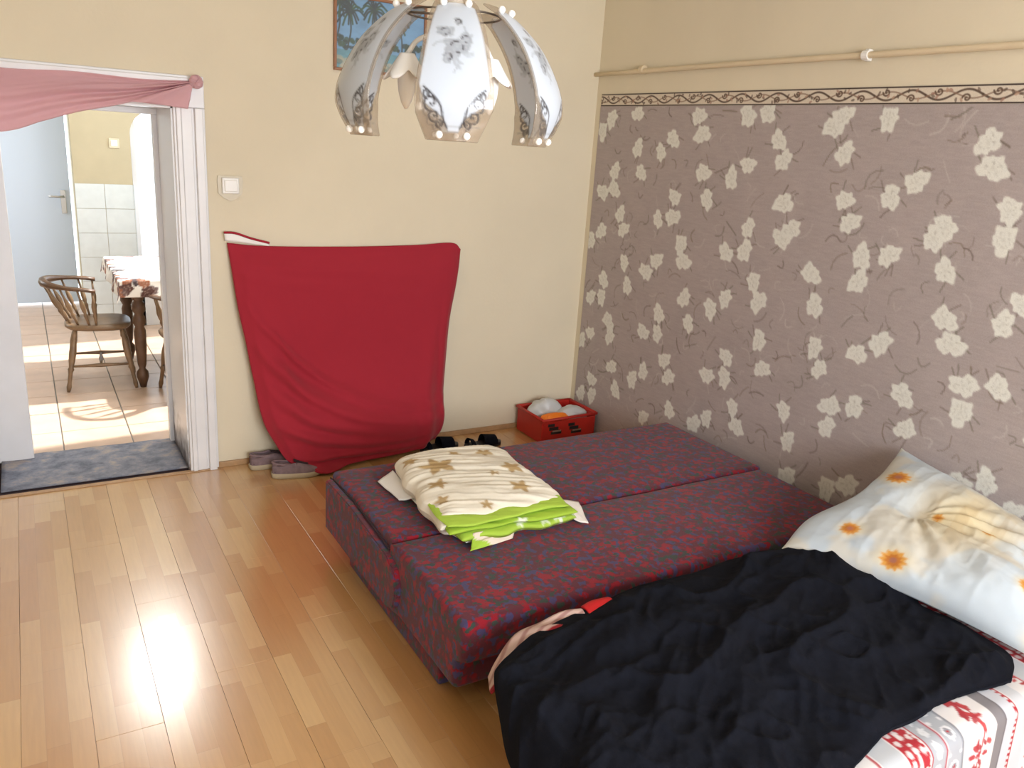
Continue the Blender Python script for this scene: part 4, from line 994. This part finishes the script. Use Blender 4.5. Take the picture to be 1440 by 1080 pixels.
# over the left end and the near edge it hangs down
ox = np.clip(-2.105-X, 0, None); X = np.where(ox > 0, -2.105-.085*(1-np.exp(-ox/.07)), X); Z = Z-np.maximum(0, ox-.015)*1.15
oy = np.clip(-3.435-Y, 0, None); Y = np.where(oy > 0, -3.435-.02*(1-np.exp(-oy/.03)), Y); Z = Z-oy*1.3
X = X-.018*sst(0, .05, ox)*(f1-.3)*2
Pb = np.stack([X, Y, Z], -1)
bl = grid_mesh('black_blanket', Pb, M['black_fabric'], None, None, .008, offset=1)
tag(bl, 'crumpled black fleece blanket spread over the low bed', 'blanket')

# ------------------------------------------------------------------ crate, bags, shoes
cr = empty('red_crate', (-.25, -.24, 0), 0, 'red open cardboard crate with black print in the corner by the wallpaper', 'crate')
CX0, CX1, CY0, CY1, CH = -.445, -.035, -.345, -.045, .155
rr0 = math.radians(0)
for nm, lo, hi in (('side_wall', (CX0, CY0, .004), (CX0+.010, CY1, CH)), ('side_wall', (CX1-.010, CY0, .004), (CX1, CY1, CH+.01)), ('end_wall', (CX0+.010, CY0, .004), (CX1-.010, CY0+.010, CH-.012)), ('end_wall', (CX0+.010, CY1-.010, .004), (CX1-.010, CY1, CH+.01))):
    w_ = box(nm, lo, hi, M['crate'], cr, .003)
box('bottom', (CX0+.010, CY0+.010, .001), (CX1-.010, CY1-.010, .012), M['crate'], cr)
bm = bmesh.new()
P0 = [(CX0-.004, CY0-.004), (CX1+.004, CY0-.004), (CX1+.004, CY1+.004), (CX0-.004, CY1+.004)]
for (a, b), (c, d) in zip(P0, P0[1:]+P0[:1]): add_tube(bm, [(a, b, CH if b < -.2 and d < -.2 else CH+.008), (c, d, CH+.008)], .010, 8)
bm_obj('rim', bm, M['crate'], cr, True)
# black and silver printed emblem marks on the front
for (cx, cz) in ((-.355, .085), (-.20, .075)):
    bm = bmesh.new()
    for (dx, dz, w_, h_) in ((-.020, .034, .05, .020), (.0, .010, .07, .022), (.020, -.018, .08, .020)): add_box(bm, (cx+dx-w_/2, CY0-.0025, cz+dz-h_/2), (cx+dx+w_/2, CY0-.0005, cz+dz+h_/2), .0008, 1)
    e_ = bm_obj('emblem', bm, M['black_rubber'], cr)
    box('emblem_silver', (cx-.010, CY0-.004, cz-.012), (cx+.055, CY0-.0024, cz-.002), M['steel'], e_, .0006)
def lump(name, c, r, m, seed, amp=.25, n=40, label=None, cat=None):
    N2 = Noise(seed); P = np.zeros((n, n//2, 3))
    for a in range(n):
        for b in range(n//2):
            th, ph = 2*PI*a/(n-1), PI*b/(n//2-1); nx_, ny_, nz_ = math.sin(ph)*math.cos(th), math.sin(ph)*math.sin(th), math.cos(ph)
            k = 1+amp*(float(N2(nx_*2.2+5+nz_, ny_*2.2+5))-.5)*2+amp*.5*(float(N2.ridge(nx_*4+9, nz_*4+ny_*3+9))-.5)
            P[a, b] = (c[0]+r[0]*nx_*k, c[1]+r[1]*ny_*k, c[2]+r[2]*nz_*k)
    o = grid_mesh(name, P, m, None); tag(o, label, cat); return o
lump('plastic_bag', (-.315, -.150, .150), (.115, .085, .082), M['bag'], 3, .18, label='white plastic bag bulging out of the back left of the red crate', cat='bag')
lump('folded_bag', (-.160, -.240, .135), (.130, .070, .056), M['bag'], 5, .14, label='pale grey bag lying across the middle of the red crate', cat='bag')
lump('orange_bag', (-.325, -.300, .140), (.105, .036, .040), M['bag_orange'], 6, .2, label='orange bag inside the front left of the red crate', cat='bag')

def sneaker(loc, rz, label):
    """toe along local +x, heel at 0"""
    t = empty('sneaker', loc, rz, label, 'shoe', 'pair of mauve sneakers')
    L_ = .27; n = 30; K = 20
    def half(s):   # half width of footprint
        return .030+.016*math.sin(PI*min(1, s*1.05))+.010*math.exp(-((s-.72)/.2)**2)-.022*max(0, (s-.88)/.12)**2*1.2-.010*max(0, (.08-s)/.08)
    def ring(s, inset, z, y_off=0): pass
    # sole
    out = []
    for k in range(n): s = k/(n-1); out.append((s*L_, half(s)))
    loop = [(x, w) for x, w in out]+[(x, -w) for x, w in out[::-1]]
    V = []; m_ = len(loop)
    for z, sc in ((0, .93), (.004, 1), (.026, 1.02), (.030, .97)):
        for (x, y) in loop: V.append(((x-L_/2)*sc+L_/2, y*sc, z+.008*max(0, (x/L_-.8))*2.5))
    F = [tuple(range(m_))[::-1], tuple(range(3*m_, 4*m_))]
    for l in range(3):
        for k in range(m_): F.append((l*m_+k, l*m_+(k+1) % m_, (l+1)*m_+(k+1) % m_, (l+1)*m_+k))
    mesh('sole', V, F, M['sole'], t, True, False)
    # upper: rings along x
    V = []; F = []; K = 14
    for k in range(n):
        s = k/(n-1); w = half(s)*.97
        top = .078 if s < .18 else (.078-.0*(s-.18)+.012*math.sin((s-.18)/.3*PI) if s < .42 else .088-(s-.42)/.58*.045)
        opening = s < .46
        for j in range(K):
            a = j/(K-1)
            if opening:   # two side walls: outer surface goes up, over the collar, to inner floor
                side = 1 if a < .5 else -1; b = (a*2 if a < .5 else (1-a)*2)
                if b <= .7: q = b/.7; y = side*w*(1-.18*q*q); z = .024+(top-.024)*q
                else: q = (b-.7)/.3; y = side*w*(.82-.16*q); z = top-.035*q
            else:
                an = PI*a; y = w*math.cos(an)*(abs(math.cos(an))**-.25 if abs(math.cos(an)) > .05 else 1); y = max(-w, min(w, y)); z = .024+(top-.024)*math.sin(an)**.75
            V.append((s*L_*.98+.003, y, z))
        if k:
            for j in range(K-1): F.append(((k-1)*K+j, (k-1)*K+j+1, k*K+j+1, k*K+j))
    mesh('upper', V, F, M['shoe'], t, True, False)
    # heel counter & collar & lining
    bm = bmesh.new(); pts = []
    for k in range(13):
        a = PI/2+PI*k/12; pts.append((.026+.026*math.cos(a), .026*math.sin(a)))
    for (x0, y0), (x1, y1) in zip(pts, pts[1:]):
        vs = [bm.verts.new(p) for p in ((x0, y0, .024), (x1, y1, .024), (x1*1.0+.004, y1*.9, .080), (x0+.004, y0*.9, .080))]; bm.faces.new(vs)
    bm_obj('heel_counter', bm, M['shoe'], t, True, False)
    col = [(.125, .033, .080), (.08, .030, .076), (.035, .027, .082), (.008, .012, .086), (.004, 0, .087), (.008, -.012, .086), (.035, -.027, .082), (.08, -.030, .076), (.125, -.033, .080)]
    tube('collar', crv(col, 26).tolist(), .006, M['shoe'], t, 8, False)
    box('insole', (.012, -.028, .034), (.15, .028, .040), M['shoe_in'], t, .003, world=False)
    P = np.zeros((12, 9, 3))
    for a in range(12):
        for b in range(9):
            x_ = .115+.075*a/11; y_ = (-1+2*b/8)*.020; P[a, b] = (x_, y_, .094-.012*a/11*1.6-.006*(b/4-1)**2+.002)
    tg_ = grid_mesh('tongue', P, M['shoe_in'], t, None, .004, world=False)
    return t
sneaker((-2.175, -.095, 0), math.radians(4), 'mauve-grey sneaker with beige sole nearer the wall, half hidden by its pair')
sneaker((-2.095, -.245, 0), math.radians(-8), 'mauve-grey sneaker with beige sole in front, toe tucked under the red cloth')

def sandal(loc, rz, label):
    t = empty('black_slipper', loc, rz, label, 'slipper', 'black slippers behind the sofa bed')
    L_ = .26; n = 24; out = []
    for k in range(n):
        s = k/(n-1); w = (.032+.012*math.exp(-((s-.7)/.25)**2))*math.sqrt(max(0, 1-abs(2*s-1)**6))+.001; out.append((s*L_, w))
    loop = out+[(x, -w) for x, w in out[::-1]]; m_ = len(loop)
    V = [(x, y, z) for z in (0, .022) for x, y in loop]
    F = [tuple(range(m_))[::-1], tuple(range(m_, 2*m_))]+[(k, (k+1) % m_, m_+(k+1) % m_, m_+k) for k in range(m_)]
    mesh('sole', V, F, M['black_rubber'], t, False, False)
    for x0, x1, h in ((.125, .215, .058), (.03, .06, .045)):
        P = np.zeros((10, 14, 3))
        for a in range(10):
            for b in range(14):
                an = PI*b/13; P[a, b] = (x0+(x1-x0)*a/9, .044*math.cos(an), .014+h*math.sin(an)*(1-.25*a/9))
        st_ = grid_mesh('strap', P, M['black_fabric'], t, None, .005, world=False)
    bm = bmesh.new(); add_sphere(bm, (.14, .043, .045), .009, 10, 6, (1, .5, 1)); bm_obj('buckle', bm, M['steel'], t, True, False)
    return t
sandal((-1.20, -.185, 0), math.radians(3), 'black slipper half under the red cloth hem behind the sofa bed')
sandal((-.93, -.235, 0), math.radians(2), 'black slipper on bare floor between the red cloth and the crate')

# ------------------------------------------------------------------ chandelier
LX, LY = -2.317, -2.683
ch = empty('chandelier', (LX, LY, CEIL), 0, 'hanging chandelier of six curved printed frosted glass panes with white flower sockets', 'chandelier')
aim = math.atan2(CAM[1]-LY, CAM[0]-LX)
bm = bmesh.new(); add_tube(bm, [(LX, LY, CEIL), (LX, LY, CEIL-.02), (LX, LY, CEIL-.05), (LX, LY, CEIL-.07)], [.055, .055, .04, .012], 20); bm_obj('ceiling_rose', bm, M['plastic_white'], ch, True)
tube('stem', [(LX, LY, CEIL-.06), (LX, LY, 2.10)], .007, M['plastic_white'], ch, 10)
bm = bmesh.new(); add_tube(bm, [(LX, LY, 2.125), (LX, LY, 2.105), (LX, LY, 2.095), (LX, LY, 2.085)], [.02, .055, .058, .03], 24)
bm_obj('top_cap', bm, M['plastic_white'], ch, True)
bm = bmesh.new(); add_tube(bm, [(LX, LY, 2.09), (LX, LY, 2.06), (LX, LY, 2.04), (LX, LY, 1.99), (LX, LY, 1.97)], [.014, .022, .014, .020, .008], 14)
bm_obj('hub', bm, M['plastic_white'], ch, True)
# wire rings carrying the panes
def ring(name, r, z, rad, m):
    pts = [(LX+r*math.cos(2*PI*k/36), LY+r*math.sin(2*PI*k/36), z) for k in range(37)]
    return tube(name, pts, rad, m, ch, 6)
ring('top_ring', .098, 2.045, .0022, M['brass'])
for k in range(3):
    a = aim+PI/6+k*2*PI/3
    tube('ring_arm', [(LX, LY, 2.045), (LX+.098*math.cos(a), LY+.098*math.sin(a), 2.045)], .0025, M['brass'], ch, 6)
prof_t = crv([(.085, 2.062), (.130, 2.035), (.180, 1.985), (.214, 1.925), (.228, 1.875), (.222, 1.835), (.205, 1.797)], 60)
def pane_width(t): return float(np.interp(t, [0, .06, .35, .68, .80, 1.0], [.036, .042, .058, .073, .074, .048]))
def pane_canvas():
    nt, nw = 90, 46
    T_, W_ = np.meshgrid(np.linspace(0, 1, nt), np.linspace(-1, 1, nw), indexing='ij')
    ww = np.array([pane_width(t) for t in np.linspace(0, 1, nt)])[:, None]; s_ = W_*ww; d_ = T_*.335
    cv = Canvas(0, .335, -.075, .075, .0016, (214, 224, 236))
    op = np.full(cv.X.shape, .92)                                    # frosted body
    tt = cv.X/.335; wv = np.interp(tt, np.linspace(0, 1, nt), ww[:, 0])
    # clear rim around the frosted field: curved waist at the foot, scallop at the head
    fw = np.interp(tt, [0, .05, .07, .12, .35, .68, .78, .86, .93, 1], [-.01, -.01, .020, .036, .050, .066, .056, .022, .011, .008])
    fr = sst(-.002, .002, fw-np.abs(cv.Y)); foot = 1-sst(.935, .95, tt)
    op = .26+.48*fr*foot
    cc = cv.A.copy(); g = (1-fr*foot)[..., None]; cv.A = cc*(1-g)+lin((178, 168, 156))*g
    ink = np.zeros(cv.X.shape)
    keep = cv.A.copy(); cv.A[:] = 0
    INK = (255, 255, 255)
    rp = random.Random(2)
    # central rose spray
    for (x_, y_, r) in ((.150, .002, .024), (.116, -.020, .016), (.088, .004, .010), (.132, .018, .015), (.172, -.014, .013)):
        cv.flower(x_, y_, r, rp.random()*6, (170, 170, 170), (60, 60, 60), 6)
        for q in range(3): cv.stroke([(x_+r*.5*math.cos(a), y_+r*.5*math.sin(a)) for a in np.linspace(q, q+2.6, 7)], .0022, INK, .9)
    for k in range(15):
        a = rp.random()*6.28; r0 = .014; L_ = rp.uniform(.014, .034); x_, y_ = .145+r0*math.cos(a)*1.5, -.002+r0*math.sin(a)
        cv.stroke(crv([(x_, y_), (x_+L_*.6*math.cos(a), y_+L_*.6*math.sin(a)), (x_+L_*math.cos(a+.4), y_+L_*math.sin(a+.4))], 6), .0030, (150, 150, 150), .8)
    cv.stroke(crv([(.165, 0), (.185, .006), (.205, -.004)], 8), .002, (150, 150, 150))
    # scrolls in the lower corners
    for sg_ in (1, -1):
        for (cx, cy, r) in ((.262, .043, .016), (.285, .036, .013), (.301, .024, .010), (.245, .050, .010)):
            cv.stroke([(cx+r*(1-t)*math.cos(t*8), sg_*(cy+r*(1-t)*math.sin(t*8))) for t in np.linspace(0, .9, 22)], .0028, INK, 1)
        cv.stroke(crv([(.232, sg_*.058), (.262, sg_*.028), (.290, sg_*.020), (.308, sg_*.012)], 14), .0028, INK, 1)
    for xx in (.306, .322): cv.stroke([(xx, -.05), (xx, .05)], .0016, INK, .9)
    ink = np.clip(cv.A[..., 0], 0, 1)
    cv.A = keep*(1-ink[..., None])+lin((58, 54, 56))*ink[..., None]
    op = np.maximum(op, ink*.9)
    col = cv.sample(d_, s_); tmp = cv.A; cv.A = np.repeat(op[..., None], 3, 2); al = cv.sample(d_, s_)[..., :1]; cv.A = tmp
    return nt, nw, ww[:, 0], np.concatenate([col, al], -1)
nt, nw, ww, PCOL = pane_canvas()
pane_mesh = None
prof_n = np.stack([np.interp(np.linspace(0, 59, nt), np.arange(60), prof_t[:, i_]) for i_ in (0, 1)], 1)
for k in range(6):
    a = aim+math.radians(2)+k*PI/3
    if pane_mesh is None:
        P = np.zeros((nt, nw, 3)); W_ = np.linspace(-1, 1, nw)
        for i_ in range(nt):
            P[i_, :, 0] = prof_n[i_, 0]+.010*(1-W_**2); P[i_, :, 1] = W_*ww[i_]; P[i_, :, 2] = prof_n[i_, 1]-CEIL
        g = grid_mesh('glass_pane', P, M['lamp_glass'], ch, PCOL, .003, world=False); pane_mesh = g
        s_ = g.modifiers['thickness']; g.rotation_euler = (0, 0, a)
    else:
        g = bpy.data.objects.new('glass_pane', pane_mesh.data); COL.objects.link(g); g.parent = ch; g.rotation_euler = (0, 0, a)
        s_ = g.modifiers.new('thickness', 'SOLIDIFY'); s_.thickness = .003
    for (r, z, y_) in ((.206, 1.808, .026), (.206, 1.808, -.026), (.108, 2.052, .024), (.108, 2.052, -.024)):
        bm = bmesh.new(); add_sphere(bm, (r+.012, y_, z-CEIL), .0075, 10, 6); bm_obj('glass_knob', bm, M['bulb'], g, True, False)
# white flower sockets with bulbs
for k, a in enumerate((aim+math.radians(35), aim-math.radians(40), aim+math.radians(155))):
    c, s_ = math.cos(a), math.sin(a)
    arm = crv([(LX, LY, 1.99), (LX+.05*c, LY+.05*s_, 2.00), (LX+.105*c, LY+.105*s_, 1.985), (LX+.135*c, LY+.135*s_, 1.955)], 14)
    am = tube('lamp_arm', arm.tolist(), .005, M['plastic_white'], ch)
    bx, by = LX+.135*c, LY+.135*s_
    P = np.zeros((49, 12, 3))
    for i_ in range(49):
        th = 2*PI*i_/48; lobe = abs(math.cos(2.5*th))
        for j in range(12):
            q = j/11; r = .012+.030*q**1.2*(.55+.6*lobe*q+.25*(1-q)); zz_ = 1.955-.030*q-.020*q*q*lobe
            P[i_, j] = (bx+r*math.cos(th), by+r*math.sin(th), zz_)
    grid_mesh('flower_socket', P, M['bulb'], ch, None, .003)
    bm = bmesh.new(); add_tube(bm, [(bx, by, z) for z in (1.95, 1.93, 1.905, 1.885, 1.865, 1.853)], [.012, .016, .018, .016, .010, .003], 12)
    bm_obj('bulb', bm, M['bulb'], ch, True)
